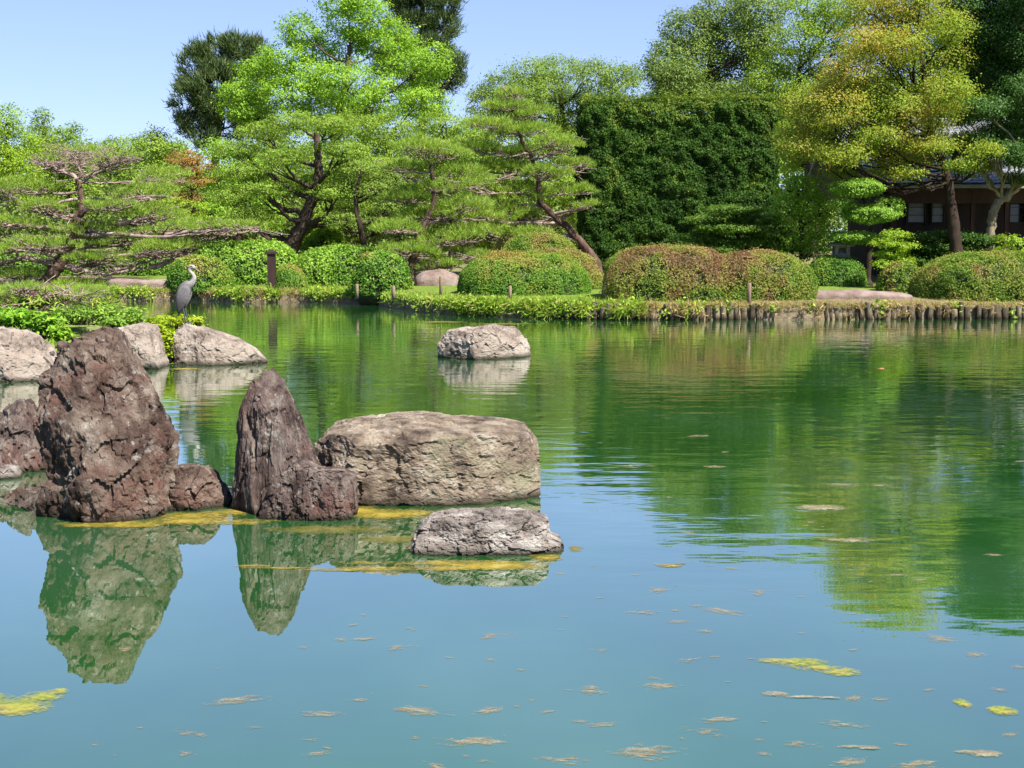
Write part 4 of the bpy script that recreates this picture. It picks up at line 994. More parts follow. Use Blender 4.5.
# --- right side
tree('maple_tree', 'golden orange and green maple arching left over the house roof', 'tree', 43.7, [(957, 262), (955, 235), (950, 200), (944, 165), (930, 130), (925, 90), (920, 40)], 0.23, 0.06,
     [(868, 12, 30, 18.6), (900, 30, 32, 20.2), (885, 52, 32, 18.6), (850, 68, 30, 18.6), (930, 10, 32, 20.2), (905, 78, 34, 20.2), (868, 92, 32, 18.6), (835, 108, 32, 18.6), (895, 108, 32, 18.6), (850, 130, 32, 13.8), (812, 124, 30, 17.1), (880, 136, 28, 10.3), (920, 130, 25, 12.6), (805, 148, 28, 11.5), (842, 154, 30, 10.3), (895, 160, 19, 5.8), (908, 174, 15, 4.6), (930, 55, 28, 18.6), (962, 165, 16, 5.8), (880, -15, 34, 18.6), (920, -25, 34, 18.6), (828, 88, 25, 15.5), (800, 104, 23, 14.0), (945, 90, 28, 18.6), (940, 115, 23, 14.0), (862, 40, 25, 15.5), (845, 172, 21, 6.9), (790, 135, 19, 10.3), (922, 160, 19, 6.9), (975, 168, 21, 5.8), (885, 172, 21, 5.8), (935, 145, 23, 8.0), (905, 145, 25, 9.2), (985, 150, 17, 6.9), (905, 0, 30, 18.6), (945, 30, 25, 18.6), (950, 62, 23, 18.6), (872, 150, 25, 8.0), (888, 122, 25, 14.0), (960, 140, 21, 8.0), (860, 100, 28, 18.6), (900, 45, 28, 18.6)],
     'gold_leaf', 0.088, 'dark_bark', 3.6, None, 1.6, twigs=4, rl=0.24, deep=1.2, low=0.5, flat=0.55, cl=0.27, k=30, shell=0.35)
tree('broadleaf_tree', 'dark green tree hanging over the roof at the right edge, pale crooked trunk', 'tree', 44.8, [(986, 275), (988, 250), (992, 222), (996, 205), (1012, 192), (1034, 165), (1060, 110), (1065, 60)], 0.17, 0.08,
     [(975, 20, 28, 16), (1000, 2, 32, 18), (1030, 15, 34, 20), (964, 50, 22, 15), (990, 42, 30, 17), (1025, 50, 32, 18), (966, 80, 22, 13), (995, 80, 30, 15), (1030, 90, 32, 16), (984, 108, 26, 11), (1015, 118, 26, 12), (1050, 40, 40, 30), (1060, 100, 36, 20), (1012, 142, 18, 7), (1040, -20, 40, 20), (1000, -25, 30, 16), (1005, 60, 34, 20), (980, 62, 26, 16), (1030, 138, 22, 10), (965, 118, 14, 7), (1000, 150, 22, 8), (975, 140, 16, 6), (1022, 160, 18, 6), (985, 30, 26, 16), (1012, 30, 26, 16), (955, 30, 16, 14), (960, 5, 20, 14), (1002, 132, 26, 8), (1022, 178, 16, 4), (965, 150, 14, 5)],
     'dark_leaf', 0.09, 'pale_bark', 7.0, None, 1.4, twigs=6, rl=0.5, deep=1.0, low=0.5, flat=0.55, cl=0.22, k=26)


def pad_tree(name, label, Y, trunk_px, r0, pads, leaf, L=0.07, cov=5.0, cat='shrub', bark='dark_bark', deep=0.9, group=None, flat=0.5, k=18, up=0.8, shell=0.75):
    return tree(name, label, cat, Y, trunk_px, r0, r0 * 0.4, pads, leaf, L, bark, cov, group, 0.35, twigs=4, rl=0.6, deep=deep, flat=flat, k=k, cl=L * 1.6, shell=shell, up=up, fill=0.4)


pad_tree('cloud_pruned_shrub', 'spreading layered shrub in front of the foot of the tall hedge', 44.6, [(742, 285), (742, 255), (738, 235), (736, 215)], 0.10,
         [(735, 209, 28, 3.5), (708, 219, 20, 3.5), (757, 220, 24, 3.5), (730, 229, 34, 4), (770, 234, 22, 4), (702, 238, 20, 4), (744, 243, 36, 4), (718, 250, 26, 4), (776, 248, 24, 4), (748, 257, 34, 5)], 'moss_leaf', 0.07, 6.5, shell=0.9)
pad_tree('garden_shrub', 'loose upright bright green shrub between the tall hedge and the cloud tree', 44.6, [(800, 285), (802, 250), (800, 215), (798, 190)], 0.09,
         [(796, 180, 8, 14), (806, 186, 8, 14), (788, 190, 8, 12), (818, 192, 8, 12), (785, 206, 16, 10), (806, 206, 18, 12), (824, 208, 12, 10), (778, 224, 18, 9), (800, 226, 22, 10), (820, 230, 16, 10), (788, 242, 22, 9), (812, 248, 20, 9)], 'bright_leaf', 0.10, 3.6, flat=0.9, up=0.6)
pad_tree('cloud_pruned_tree', 'rounded cloud-pruned tree of stacked dense green pads beside the stone lantern', 42.7, [(868, 290), (868, 262), (872, 230), (866, 205), (862, 190)], 0.11,
         [(857, 188, 25, 8), (889, 206, 13, 8), (871, 214, 27, 8), (853, 237, 23, 5), (880, 240, 13, 4), (842, 203, 10, 5)], 'box_leaf', 0.06, 9.0, 'tree', shell=0.9)
pad_tree('maple_sapling', 'small bright maple with flat layered leaves before the dark house wall', 41.2, [(893, 282), (894, 262), (894, 245), (896, 232)], 0.035,
         [(896, 234, 13, 3.5), (886, 243, 14, 3.5), (902, 246, 14, 3.5), (890, 254, 15, 3.5), (900, 261, 13, 3.5), (884, 264, 11, 3)], 'lime_leaf', 0.07, 4.5, 'tree')
pad_tree('garden_shrub', 'low dark shaded shrub against the house below the shuttered windows', 45.0, [(935, 285), (935, 262)], 0.06,
         [(920, 238, 24, 5), (950, 236, 28, 5), (975, 240, 22, 5), (935, 248, 34, 6), (968, 252, 30, 6), (925, 260, 30, 7), (955, 264, 34, 7)], 'hedge_leaf', 0.08, 4.5)  # tree shade put into the leaf colour by using the dark hedge leaf
pad_tree('garden_shrub', 'small light green shrub behind the wide right azalea', 42.0, [(1012, 280), (1012, 262)], 0.03,
         [(1010, 240, 10, 8), (1020, 246, 10, 8), (1006, 252, 10, 6), (1018, 256, 12, 6)], 'lime_leaf', 0.075, 3.0)


# ------------------------------------------------------------------ the house
def house():
    Yw, Ye = 48.2, 46.4
    x0, x1 = P(884, 200, Yw)[0], 27.0
    xe0 = P(868, 183, Ye)[0]
    zg = ground_z(x0 + 3, Yw)
    ze = P(950, 184, Ye)[2]                        # eave height
    root = thing('garden_house', (x0, Yw, zg), 'low dark timber garden house with a grey tiled roof behind the maple', 'house')
    zt = ze + 0.1
    w_ = MB()
    w_.box(((x0 + x1) / 2, Yw + 2.6, (zg + zt) / 2 - 0.1), (x1 - x0, 5.0, zt - zg + 0.2))
    w_.build('wall', M['house_wood'], root, smooth=False)
    fnd = MB(); fnd.box(((x0 + x1) / 2, Yw - 0.45, zg + 0.35), (x1 - x0, 0.9, 0.06)); fnd.build('veranda', M['house_wood'], root, smooth=False)
    # posts of the veranda
    for px in (894, 952, 972, 1006, 1040, 1075):
        x = P(px, 220, Yw - .8)[0]
        b = MB(); b.box((x, Yw - 0.82, (zg + ze) / 2), (0.13, 0.13, ze - zg + 0.1)); b.build('post', M['house_red'], root, smooth=False)
    # frieze under the eave
    b = MB(); b.box(((x0 + x1) / 2, Yw - 0.82, P(512, 194, Yw - .8)[2]), (x1 - x0 + .2, 0.10, 0.62)); b.build('frieze', M['house_red'], root, smooth=False)
    # windows: paper panes in dark frames
    for a, c_ in ((908, 926), (932, 945), (1010, 1026), (1046, 1064)):
        xa, xb = P(a, 200, Yw)[0], P(c_, 200, Yw)[0]; zt_, zb_ = P(512, 199, Yw)[2], P(512, 223, Yw)[2]
        pale = a < 1000
        f = MB()
        for dx in (xa, xb): f.box((dx, Yw + 0.05, (zt_ + zb_) / 2), (0.06, 0.10, zt_ - zb_ + 0.12))
        for dz in (zt_, zb_): f.box(((xa + xb) / 2, Yw + 0.06, dz), (xb - xa + 0.05, 0.09, 0.06))
        for q in (0.33, 0.66): f.box(((xa + xb) / 2, Yw + 0.075, zb_ + (zt_ - zb_) * q), (xb - xa - 0.05, 0.03, 0.018))
        fo = f.build('window', M['house_wood'], root, smooth=False)
        p_ = MB(); p_.box(((xa + xb) / 2, Yw + 0.092, (zt_ + zb_) / 2), (xb - xa - 0.05, 0.012, zt_ - zb_ - 0.05))
        po = p_.build('pane', M['shoji' if pale else 'dark_glass'], None, smooth=False); po.parent = fo
        for v in po.data.vertices: v.co -= Vector(root.location)
    # stepped tile courses
    def roof(name, ya, za, yb, zb, xa, xb, n, parent, ribs=True):
        m = MB(); prof = []
        for i in range(n):
            t0, t1 = i / n, (i + 1) / n
            prof += [(ya + (yb - ya) * t0, za + (zb - za) * t0 + 0.035), (ya + (yb - ya) * t1, za + (zb - za) * t1 + 0.0)]
        nx = int((xb - xa) / 0.065) if ribs else 2
        xs = np.linspace(xa, xb, nx)
        rib = (0.028 * np.abs(np.sin(xs * PI / 0.27)) if ribs else np.zeros(nx))
        v = np.concatenate([np.stack([xs, np.full(nx, y), z + rib], 1) for y, z in prof])
        k = len(prof); i = np.arange(k - 1)[:, None] * nx; j = np.arange(nx - 1)[None, :]
        m.add(v, np.stack([i + j, i + j + 1, i + nx + j + 1, i + nx + j], -1).reshape(-1, 4))
        # underside and verge boards give the roof its thickness
        m.box(((xa + xb) / 2, ya + 0.03, za - 0.07), (xb - xa, 0.06, 0.12))
        th = math.atan2(zb - za, yb - ya); ln = math.hypot(zb - za, yb - ya)
        q = np.array([(xa, ya, za - .1), (xb, ya, za - .1), (xb, yb, zb - .1), (xa, yb, zb - .1), (xa, ya, za + 0.0), (xb, ya, za + 0.0), (xb, yb, zb + 0.0), (xa, yb, zb + 0.0)]) - np.array((0, 0, 0.03))
        m.add(q, np.array([(3, 2, 1, 0), (4, 5, 6, 7), (0, 1, 5, 4), (1, 2, 6, 5), (2, 3, 7, 6), (3, 0, 4, 7)]))
        return m.build(name, M['roof_tile'], parent, smooth=False)
    yl = 49.6; zl = P(512, 153, yl)[2]
    roof('lower_roof', Ye, ze, yl, zl, xe0, x1 + 1, 11, root)
    g = MB(); g.box(((xe0 + x1) / 2 + .5, Ye - 0.03, ze - 0.085), (x1 - xe0 + 1.0, 0.05, 0.10)); g.build('eave_board', M['eave_metal'], root, smooth=False)
    zu = P(512, 146, yl - .5)[2]
    b = MB(); b.box(((xe0 + x1) / 2 + .3, yl + 0.1, (zl + zu) / 2), (x1 - xe0 + .2, 0.2, zu - zl + .3)); b.build('upper_wall', M['plaster'], root, smooth=False)
    yr = 51.6; zr = zu + (yr - yl) * 0.42
    ru = roof('upper_roof', yl - 0.5, zu, yr, zr, xe0 - 0.2, x1 + 1, 8, root)
    ms = MB(); roof_b = ms
    q = np.array([(xe0 - .2, yr, zr + .03), (x1 + 1, yr, zr + .03), (x1 + 1, yr + 5, zr - 2.4), (xe0 - .2, yr + 5, zr - 2.4)])
    q = np.concatenate([q, q - np.array((0, 0, .14))])
    ms.add(q, np.array([(0, 1, 2, 3), (7, 6, 5, 4), (0, 4, 5, 1), (1, 5, 6, 2), (2, 6, 7, 3), (3, 7, 4, 0)])); ms.build('rear_roof', M['roof_tile'], root, smooth=False)
    c = MB(); c.tube([(xe0 - .35, yr, zr + .16), ((xe0 + x1) / 2, yr, zr + .14), (x1 + 1.1, yr, zr + .16)], 0.17, 8)
    c.box(((xe0 + x1) / 2 + .4, yr, zr + .03), (x1 - xe0 + 1.3, 0.42, 0.14)); c.build('ridge_tiles', M['roof_tile'], root, smooth=False)
    # row of round end tiles along the upper eave
    e = MB()
    for x in np.arange(xe0 - .1, x1 + .9, 0.27): e.tube([(x, yl - 0.56, zu + .03), (x, yl - .50, zu + .03), (x, yl - 0.30, zu + .13)], 0.065, 7)
    e.build('eave_tiles', M['roof_tile'], root, smooth=False)


house()


# ------------------------------------------------------------------ stone lantern, posts, stakes, log edging
def lantern():
    Y = 43.0; x = P(841, 250, Y)[0]; zg = ground_z(x, Y) - 0.03
    zt = P(841, 238, Y)[2]; k = (zt - zg) / 1.75
    root = thing('stone_lantern', (x, Y, zg), 'small grey stone lantern half hidden in shade behind the green dome shrub', 'stone lantern')
    c = (x, Y, zg)
    a = MB(); a.lathe(c, [(.30, 0), (.30, .12 * k), (.22, .2 * k), (.14, .24 * k)], 6); a.build('base', M['lantern_stone'], root, smooth=False)
    a = MB(); a.lathe(c, [(.13, .22 * k), (.115, .6 * k), (.125, .95 * k)], 14); a.build('shaft', M['lantern_stone'], root)
    a = MB(); a.lathe(c, [(.14, .93 * k), (.30, 1.03 * k), (.30, 1.11 * k), (.26, 1.13 * k)], 6); a.build('platform', M['lantern_stone'], root, smooth=False)
    a = MB(); z0, z1 = 1.13 * k, 1.45 * k; s = .17
    for sx in (-1, 1):
        for sy in (-1, 1): a.box((x + sx * s, Y + sy * s, zg + (z0 + z1) / 2), (.10, .10, z1 - z0))
    for zz in (z0 + .03, z1 - .03): a.box((x, Y, zg + zz), (.36, .36, .055))
    a.box((x, Y + .1, zg + (z0 + z1) / 2), (.30, .04, z1 - z0 - .02))
    a.build('fire_box', M['lantern_stone'], root, smooth=False)
    a = MB(); a.lathe(c, [(.40, 1.44 * k), (.44, 1.50 * k), (.26, 1.60 * k), (.08, 1.68 * k)], 6); f = a.build('cap', M['lantern_stone'], root, smooth=False)
    a = MB(); a.lathe(c, [(.05, 1.66 * k), (.09, 1.73 * k), (.06, 1.80 * k), (.01, 1.86 * k)], 12); a.build('finial', M['lantern_stone'], root)


lantern()


def brown_post():
    p = G(272, 287, 0.41); p = P(272, 287, 44.3); x, Y = p[0], p[1]; zg = ground_z(x, Y) - 0.05; zt = P(272, 252, Y)[2]
    root = thing('wooden_post', (x, Y, zg), 'dark brown square post with a flat cap in front of the low green hedge', 'post')
    a = MB(); a.box((x, Y, (zg + zt) / 2), (0.24, 0.24, zt - zg - .1)); a.build('shaft', M['post_wood'], root, smooth=False)
    a = MB(); a.box((x, Y, zt - .03), (0.34, 0.34, .06)); a.lathe((x, Y, zt), [(0.23, 0), (0.05, .07)], 4); a.build('cap', M['post_wood'], root, smooth=False)


brown_post()

stakes = [(357, 284, 295, 'thin wooden stake in front of the loose pale green bush, left one'),
          (393.5, 286, 296, 'thin wooden stake at the right foot of the loose pale green bush'),
          (441, 276, 296, 'pale round-topped wooden stake in front of the pinkish bank rock'),
          (510, 286, 299, 'wooden stake in front of the middle of the oval azalea'),
          (605, 285, 300, 'wooden stake at the left end of the big long azalea'),
          (749, 283, 303, 'tallest pale stake, before the join of the two brown azaleas')]
for px, a, b, lab in stakes:
    g = G(px, b, 0.40); z0 = ground_z(g[0], g[1]) - 0.08
    zt = P(px, a, g[1])[2]
    m = MB(); r = 0.05
    m.lathe((g[0], g[1], 0), [(r, z0), (r, zt - .02), (r * .7, zt), (r * .1, zt + .004)], 10)
    tag(m.build('wooden_stake', M['stake'], origin=(g[0], g[1], z0)), lab, 'stake', 'stakes along the pond edge')

proto = []
for k in range(5):
    m = MB(); r = 0.092
    a = np.arange(12) * 2 * PI / 12
    prof = [(-.7, 1.03), (0.0, 1.0), (.2, .98), (.38, 1.0), (.405, .93), (.41, .2)]
    rows = [np.stack([np.cos(a) * r * q * (1 + 0.07 * np.sin(3 * a + k)), np.sin(a) * r * q * (1 + .06 * np.cos(2 * a + k)), np.full(12, z)], 1) for z, q in prof]
    i = np.arange(len(prof) - 1)[:, None] * 12; j = np.arange(12)[None, :]; kk = (j + 1) % 12
    m.add(np.concatenate(rows), [np.stack([i + j, i + kk, i + 12 + kk, i + 12 + j], -1).reshape(-1, 4), (np.arange(12) + 12 * (len(prof) - 1))[None, :]])
    proto.append(m.build('edging_log', M['log'], smooth=False))
n_log = 0
px = 556.0
while px < 1100:
    ang_p = G(px, float(np.interp(px, [556, 620, 1024, 1100], [318.9, 320, 319, 318.6])))
    o = proto[n_log] if n_log < 5 else proto[n_log % 5].copy()
    if n_log >= 5: COL.objects.link(o)
    o.location = (ang_p[0], ang_p[1] + 0.0 + RNG.uniform(-.03, .03), RNG.uniform(-0.10, 0.02))
    o.rotation_euler = (RNG.normal(0, .05), RNG.normal(0, .06), RNG.uniform(0, 6))
    s = RNG.uniform(0.68, 1.12); o.scale = (s, s, RNG.uniform(.82, 1.12))
    tag(o, 'short weathered upright log in the row edging the right bank', 'log', 'logs edging the bank')
    n_log += 1
    px += 7.55 * s + RNG.uniform(-.2, .5) + (6 * RNG.random() if RNG.random() < .08 else 0)


# ------------------------------------------------------------------ grass along the bank
def grass():
    mb = MB(); dry = MB()
    n = 52000
    px = RNG.uniform(60, 1060, n)
    wx = np.interp(px, [a for a, _ in SH_PX], [b for _, b in SH_PX])
    off = RNG.random(n) ** 1.6 * 2.6 + 0.02
    g = np.array([G(a, b)[:2] for a, b in zip(px, wx)])
    d = unit(g - PC); xy = g + d * off[:, None]
    z = zf(off) - 0.02 + (off < .06) * -0.05
    c = np.stack([xy[:, 0], xy[:, 1], z], 1)
    dr = (px > 640) & (RNG.random(n) < 0.78) | (RNG.random(n) < 0.1)
    far = off > 0.5
    ln = np.where(far, 0.07, 0.12)
    for m_, sel in ((mb, ~dr), (dry, dr)):
        leaves(m_, c[sel], np.stack([-d[sel, 0], -d[sel, 1], np.zeros(sel.sum())], 1) * 0.3, 0.075, 0.18, 0, None, 0.9, 0.7, True)
    # tufts hanging over the edge
    nt = 1350
    px = RNG.choice([0, 1], nt, p=[.6, .4]); px = np.where(px == 0, RNG.uniform(110, 700, nt), RNG.uniform(385, 620, nt))
    px = np.concatenate([px, RNG.uniform(620, 1060, 190)]); nt = len(px)
    wx = np.interp(px, [a for a, _ in SH_PX], [b for _, b in SH_PX])
    lush = ((px > 385) & (px < 640)) | ((px > 665) & (px < 730) & (RNG.random(nt) < .6)) | ((px > 640) & (RNG.random(nt) < .10)) | (fbm(np.stack([px * .03, px * 0, px * 0], 1), 2, 4) > .52)
    dens_ = fbm(np.stack([px * .045, px * 0 + 3, px * 0], 1), 3, 14)
    for a, b, lu, dn in zip(px, wx, lush, dens_):
        if dn < .47 and RNG.random() < .8: continue
        g = G(a, b); d = unit(g[:2] - PC); o = RNG.uniform(-.08, .35)
        base = np.array((g[0] + d[0] * o, g[1] + d[1] * o, float(zf(np.array(max(o, 0)))) - (0.05 if o > 0 else RNG.uniform(.05, .25))))
        k = 26 if lu else 16
        out = np.array((-d[0], -d[1], RNG.uniform(-.5, .5)))
        cc = base + RNG.normal(0, .05, (k, 3))
        brown = (not lu and RNG.random() < .78)
        tgt = dry if (brown or (a > 640 and RNG.random() < .8)) else mb
        if lu and RNG.random() < .38:
            leaves(mb, cc + RNG.normal(0, .07, (k, 3)), np.tile(out, (k, 1)), 0.10, 0.5, 0, np.clip(RNG.normal(.5, .2, k), 0, 1), 0.5, 0.9)
        else:
            leaves(tgt, cc, np.tile(out, (k, 1)), 0.24 if lu else 0.18, 0.10, 0, None, 0.15, 0.9, True)
    tag(mb.build('bank_grass', M['grass'], smooth=False), 'green grass and weeds growing along the pond edge', 'grass', kind='stuff')
    tag(dry.build('dry_bank_grass', M['dry_grass'], smooth=False), 'dry straw-coloured grass on top of the log edging', 'grass', kind='stuff')


grass()


# --- plants on the little point at the left
def islet_plant(name, label, spots, leaf, L, n, cat='plant', Wd=0.45, spread=0.35, up=0.6, group=None):
    """a clump: arching stems with leaves; spots = (px, py, Y, rx_px, ry_px)"""
    c0 = P(spots[0][0], spots[0][1], spots[0][2]); c0[2] = 0.35
    root = thing(name, c0, label, cat, group)
    st, lf = MB(), MB()
    ft = [P(a, b, c) - np.array((0, 0, e * c / F + .05)) for a, b, c, d, e in spots]
    for u, v in zip(ft[:-1], ft[1:]): limb(st, u, v, 0.012, 0.010, 0.02, 4, per=4)
    for px, py, Y, rx, ry in spots:
        s = Y / F; c = P(px, py, Y); r = np.array((rx * s, rx * s * .9, ry * s))
        m = max(int(n * rx * ry / 400), 5)
        for _ in range(m):
            d = sph(1)[0]; d[2] = abs(d[2]); e = c + d * r * RNG.uniform(.6, 1.05)
            b = np.array((c[0] + RNG.normal(0, r[0] * .3), c[1] + RNG.normal(0, r[1] * .3), c[2] - r[2] - 0.05))
            p = limb(st, b, e, 0.008, 0.003, -0.12, 3, per=4)
            q = p[len(p) // 3:]
            k = 14
            idx = RNG.integers(0, len(q), k)
            leaves(lf, q[idx] + RNG.normal(0, .04, (k, 3)), np.tile(d, (k, 1)), L, Wd, 0, np.clip(RNG.normal(.5, .2) + RNG.normal(0, .15, k), 0, 1), up, .8)
    st.build('stems', M['dark_bark'], root); lf.build('leaves', M[leaf], root, smooth=False)
    return root


islet_plant('fern', 'bright green leafy fern clump above the pinkish left edge rock', [(12, 318, 22.5, 26, 12), (42, 322, 22.3, 22, 14), (-20, 318, 23, 26, 14), (60, 334, 21.8, 12, 10)], 'fern', 0.10, 75)
islet_plant('leafy_shrub', 'dark green leafy shrub behind the tallest rock', [(75, 314, 24.5, 24, 8), (105, 314, 24.3, 24, 8), (132, 316, 24, 18, 8), (120, 322, 23.4, 26, 6)], 'box_leaf', 0.07, 130)
islet_plant('leafy_shrub', 'yellow green shrub filling the gap beside the heron rock', [(162, 330, 23.2, 14, 10), (178, 322, 23.9, 16, 6), (196, 321, 24.2, 10, 4), (170, 346, 22.9, 9, 14), (158, 322, 23.6, 14, 7)], 'yellow_fern', 0.075, 170)
islet_plant('grass_tuft', 'olive grassy weeds on the point below the old pine', [(30, 300, 27, 40, 7), (95, 304, 28, 40, 6), (-20, 300, 27, 30, 9)], 'grass', 0.14, 70, Wd=0.14)
b0 = P(38, 312, 27.0); b0[2] = 0.4
pine('pine_tree', 'very low stunted pine on the point in front of the old pine', 27.0, [(38, 312), (36, 300), (32, 292), (40, 287)], 0.13, 0.06,
     [(20, 288, 26, 4, -.3), (55, 293, 24, 4, .3), (78, 297, 20, 3.5, 0), (0, 296, 22, 4, -.2), (92, 290, 18, 3.5, .6)],
     [([(36, 294), (50, 296), (70, 296), (92, 297)], .05, .015), ([(34, 296), (20, 298), (0, 300)], .05, .015)], base=b0, group=None, dens=160, tw=7, L=0.10, W=0.09)


# ------------------------------------------------------------------ the heron
def heron():
    Y = 23.1
    foot = P(186, 323, Y)
    hx = lambda a, b, dy=0.0: P(a, b, Y) + np.array((0, dy, 0))
    root = thing('heron', foot, 'grey heron standing upright on the pale sloping rock', 'bird')
    path = [(178.6, 316, .006), (179.6, 310, .03), (181, 303, .066), (182.6, 296, .098), (184.8, 289.5, .102), (187.8, 285.5, .078), (190.8, 284, .052), (193.2, 281, .038), (194.2, 277.5, .032), (192.6, 274, .027), (189.9, 271.4, .024), (189.4, 268.8, .026), (191, 266.9, .031), (193.4, 267.2, .031), (195.4, 268.8, .018), (197.6, 270.3, .010), (201, 272.2, .002)]
    pts = np.array([hx(a, b) for a, b, _ in path]); rr = np.array([r * 1.14 for *_, r in path])
    pp = smooth_path(pts, 4); ri = np.interp(np.linspace(0, len(rr) - 1, len(pp)), np.arange(len(rr)), rr)
    m = MB(); tint = np.interp(np.linspace(0, 1, len(pp)), [0, .12, .3, .42, .5, .78, .84, .86, 1], [.05, .25, .45, .8, .95, 1, .95, .6, .55])
    n0 = m.n
    m.tube(pp, ri, 12, tint=np.repeat(tint, 12))
    v = m.v[0]; v[:, 1] = Y + (v[:, 1] - Y) * 0.8
    for sy, kx in ((-.03, 0), (.035, .03)):         # the two legs, ankle bent slightly back, with toes
        hip = hx(184.2, 300, sy); knee = hx(184.6, 309, sy) + np.array((kx * .5, 0, 0)); ft = foot + np.array((kx, sy, -.005))
        ft[2] = foot[2]
        m.tube(smooth_path([hip, knee + np.array((-.012, 0, 0)), ft], 4), np.linspace(.02, .009, 9), 6, tint=.15)
        for a in (-.6, 0, .6, PI): m.tube([ft + np.array((0, 0, .008)), ft + np.array((math.cos(a) * .04, math.sin(a) * .04, .006)), ft + np.array((math.cos(a) * .08, math.sin(a) * .08, -.002))], [.007, .006, .003], 5, tint=.15)
    m.build('body', M['heron'], root)
    for sy in (-1, 1):                              # folded wings, dark flight feathers at the tip
        w_ = MB(); d, fc = ico(3)
        top, tip = hx(187.2, 285.5), hx(178.2, 314)
        ax = tip - top; ln = np.linalg.norm(ax); ax = ax / ln
        side = np.array((0, 1.0, 0)); oth = np.cross(ax, side)
        u = d[:, 0]; wid = .10 * (1 - .45 * u) * (1 - .35 * np.clip(u, 0, 1) ** 2)
        pv = (top + tip) / 2 + np.array((0, sy * .062, 0)) + ax * (u * ln / 2)[:, None] + oth * (d[:, 2] * wid)[:, None] + side * (d[:, 1] * .028)[:, None] - side * (sy * .045 * np.clip(u, -.2, 1))[:, None]
        w_.add(pv, fc, 0, np.clip(.5 - .55 * np.clip(u + .05, 0, 1), 0.02, 1)); w_.build('wing', M['heron'], root)
    bk = MB(); bk.tube([hx(195.8, 269), hx(198, 270.5), hx(201.4, 272.4)], [.014, .009, .002], 8); bk.build('beak', M['beak'], root)
    cr = MB()
    for sy in (-.024, .024): cr.tube([hx(193.6, 266.4, sy * .8), hx(191.4, 266.2, sy), hx(189.4, 267.2, sy * .8), hx(186.4, 270.2, sy * .3)], [.006, .010, .008, .002], 6)
    cr.build('crest', M['crest'], root)
    for sy in (-1, 1):
        e = MB(); d, fc = ico(2); e.add(d * .006 + hx(193.9, 267.8, sy * .024), fc); e.build('eye', M['eye'], root)


def tint_mat(name, cols, rough=.7):
    m, n, l, out = new_mat(name)
    at = n.new('ShaderNodeAttribute'); at.attribute_name = 'tint'
    tc = n.new('ShaderNodeTexCoord'); no = n.new('ShaderNodeTexNoise'); no.inputs['Scale'].default_value = 40; l.new(tc.outputs['Object'], no.inputs['Vector'])
    ma = n.new('ShaderNodeMath'); ma.operation = 'MULTIPLY_ADD'; l.new(no.outputs[0], ma.inputs[0]); ma.inputs[1].default_value = .6
    sb = n.new('ShaderNodeMath'); sb.operation = 'SUBTRACT'; sb.inputs[1].default_value = .30; l.new(at.outputs['Fac'], sb.inputs[0]); l.new(sb.outputs[0], ma.inputs[2])
    r = ramp(n, cols); l.new(ma.outputs[0], r.inputs[0])
    pr = n.new('ShaderNodeBsdfPrincipled'); pr.inputs['Roughness'].default_value = rough; pr.inputs['Specular IOR Level'].default_value = .2; l.new(r.outputs[0], pr.inputs['Base Color']); l.new(pr.outputs[0], out.inputs[0])
    return m


M['heron'] = tint_mat('heron_feathers', [(0.0, (.045, .045, .05)), (.3, (.075, .07, .075)), (.6, (.14, .13, .135)), (1.0, (.31, .28, .26))])
M['beak'] = noise_mat('heron_beak', [(.3, (.36, .22, .08)), (.7, (.46, .30, .12))], 8, bump=0, rough=.5)
M['crest'] = noise_mat('heron_crest', [(.3, (.02, .02, .025)), (.7, (.035, .035, .04))], 8, bump=0)
M['eye'] = noise_mat('heron_eye', [(.3, (.5, .35, .03)), (.7, (.5, .4, .05))], 8, bump=0, rough=.2)
heron()


# ------------------------------------------------------------------ koi at the surface
def koi(px, py, ang, ln, mat, label):
    g = G(px, py); m = MB(); t = np.linspace(0, 1, 14)
    ax = np.array((math.cos(ang), math.sin(ang), 0)); sd = np.array((-ax[1], ax[0], 0))
    pts = g + ax * ((t - .5) * ln)[:, None] + sd * (.03 * ln * np.sin(t * 5))[:, None] + np.array((0, 0, -.027 * ln / .3))
    rad = ln * np.interp(t, [0, .08, .3, .6, .85, 1], [.03, .09, .125, .10, .045, .03])
    m.tube(pts, rad, 10)
    root = thing('koi', (g[0], g[1], -.02), label, 'fish')
    m.build('body', M[mat], root)
    f = MB(); e = pts[-1]
    f.add([e, e + ax * ln * .18 + sd * ln * .09 + (0, 0, .01), e + ax * ln * .11, e + ax * ln * .18 - sd * ln * .09 + (0, 0, .01)] + [e + (0, 0, .006), e + ax * ln * .18 + sd * ln * .09 + (0, 0, .014), e + ax * ln * .11 + (0, 0, .006), e + ax * ln * .18 - sd * ln * .09 + (0, 0, .014)], np.array([(3, 2, 1, 0), (4, 5, 6, 7), (0, 1, 5, 4), (1, 2, 6, 5), (2, 3, 7, 6), (3, 0, 4, 7)]))
    f.build('tail_fin', M[mat], root, smooth=False)
    d = MB(); a, b, c = pts[4], pts[8], pts[7]; up = np.array((0, 0, ln * .16))
    d.add([a - sd * .004, b - sd * .004, c + up - sd * .002, a + up * .9 - sd * .002, a + sd * .004, b + sd * .004, c + up + sd * .002, a + up * .9 + sd * .002], np.array([(3, 2, 1, 0), (4, 5, 6, 7), (0, 1, 5, 4), (1, 2, 6, 5), (2, 3, 7, 6), (3, 0, 4, 7)]))
    d.build('dorsal_fin', M[mat], root, smooth=False)


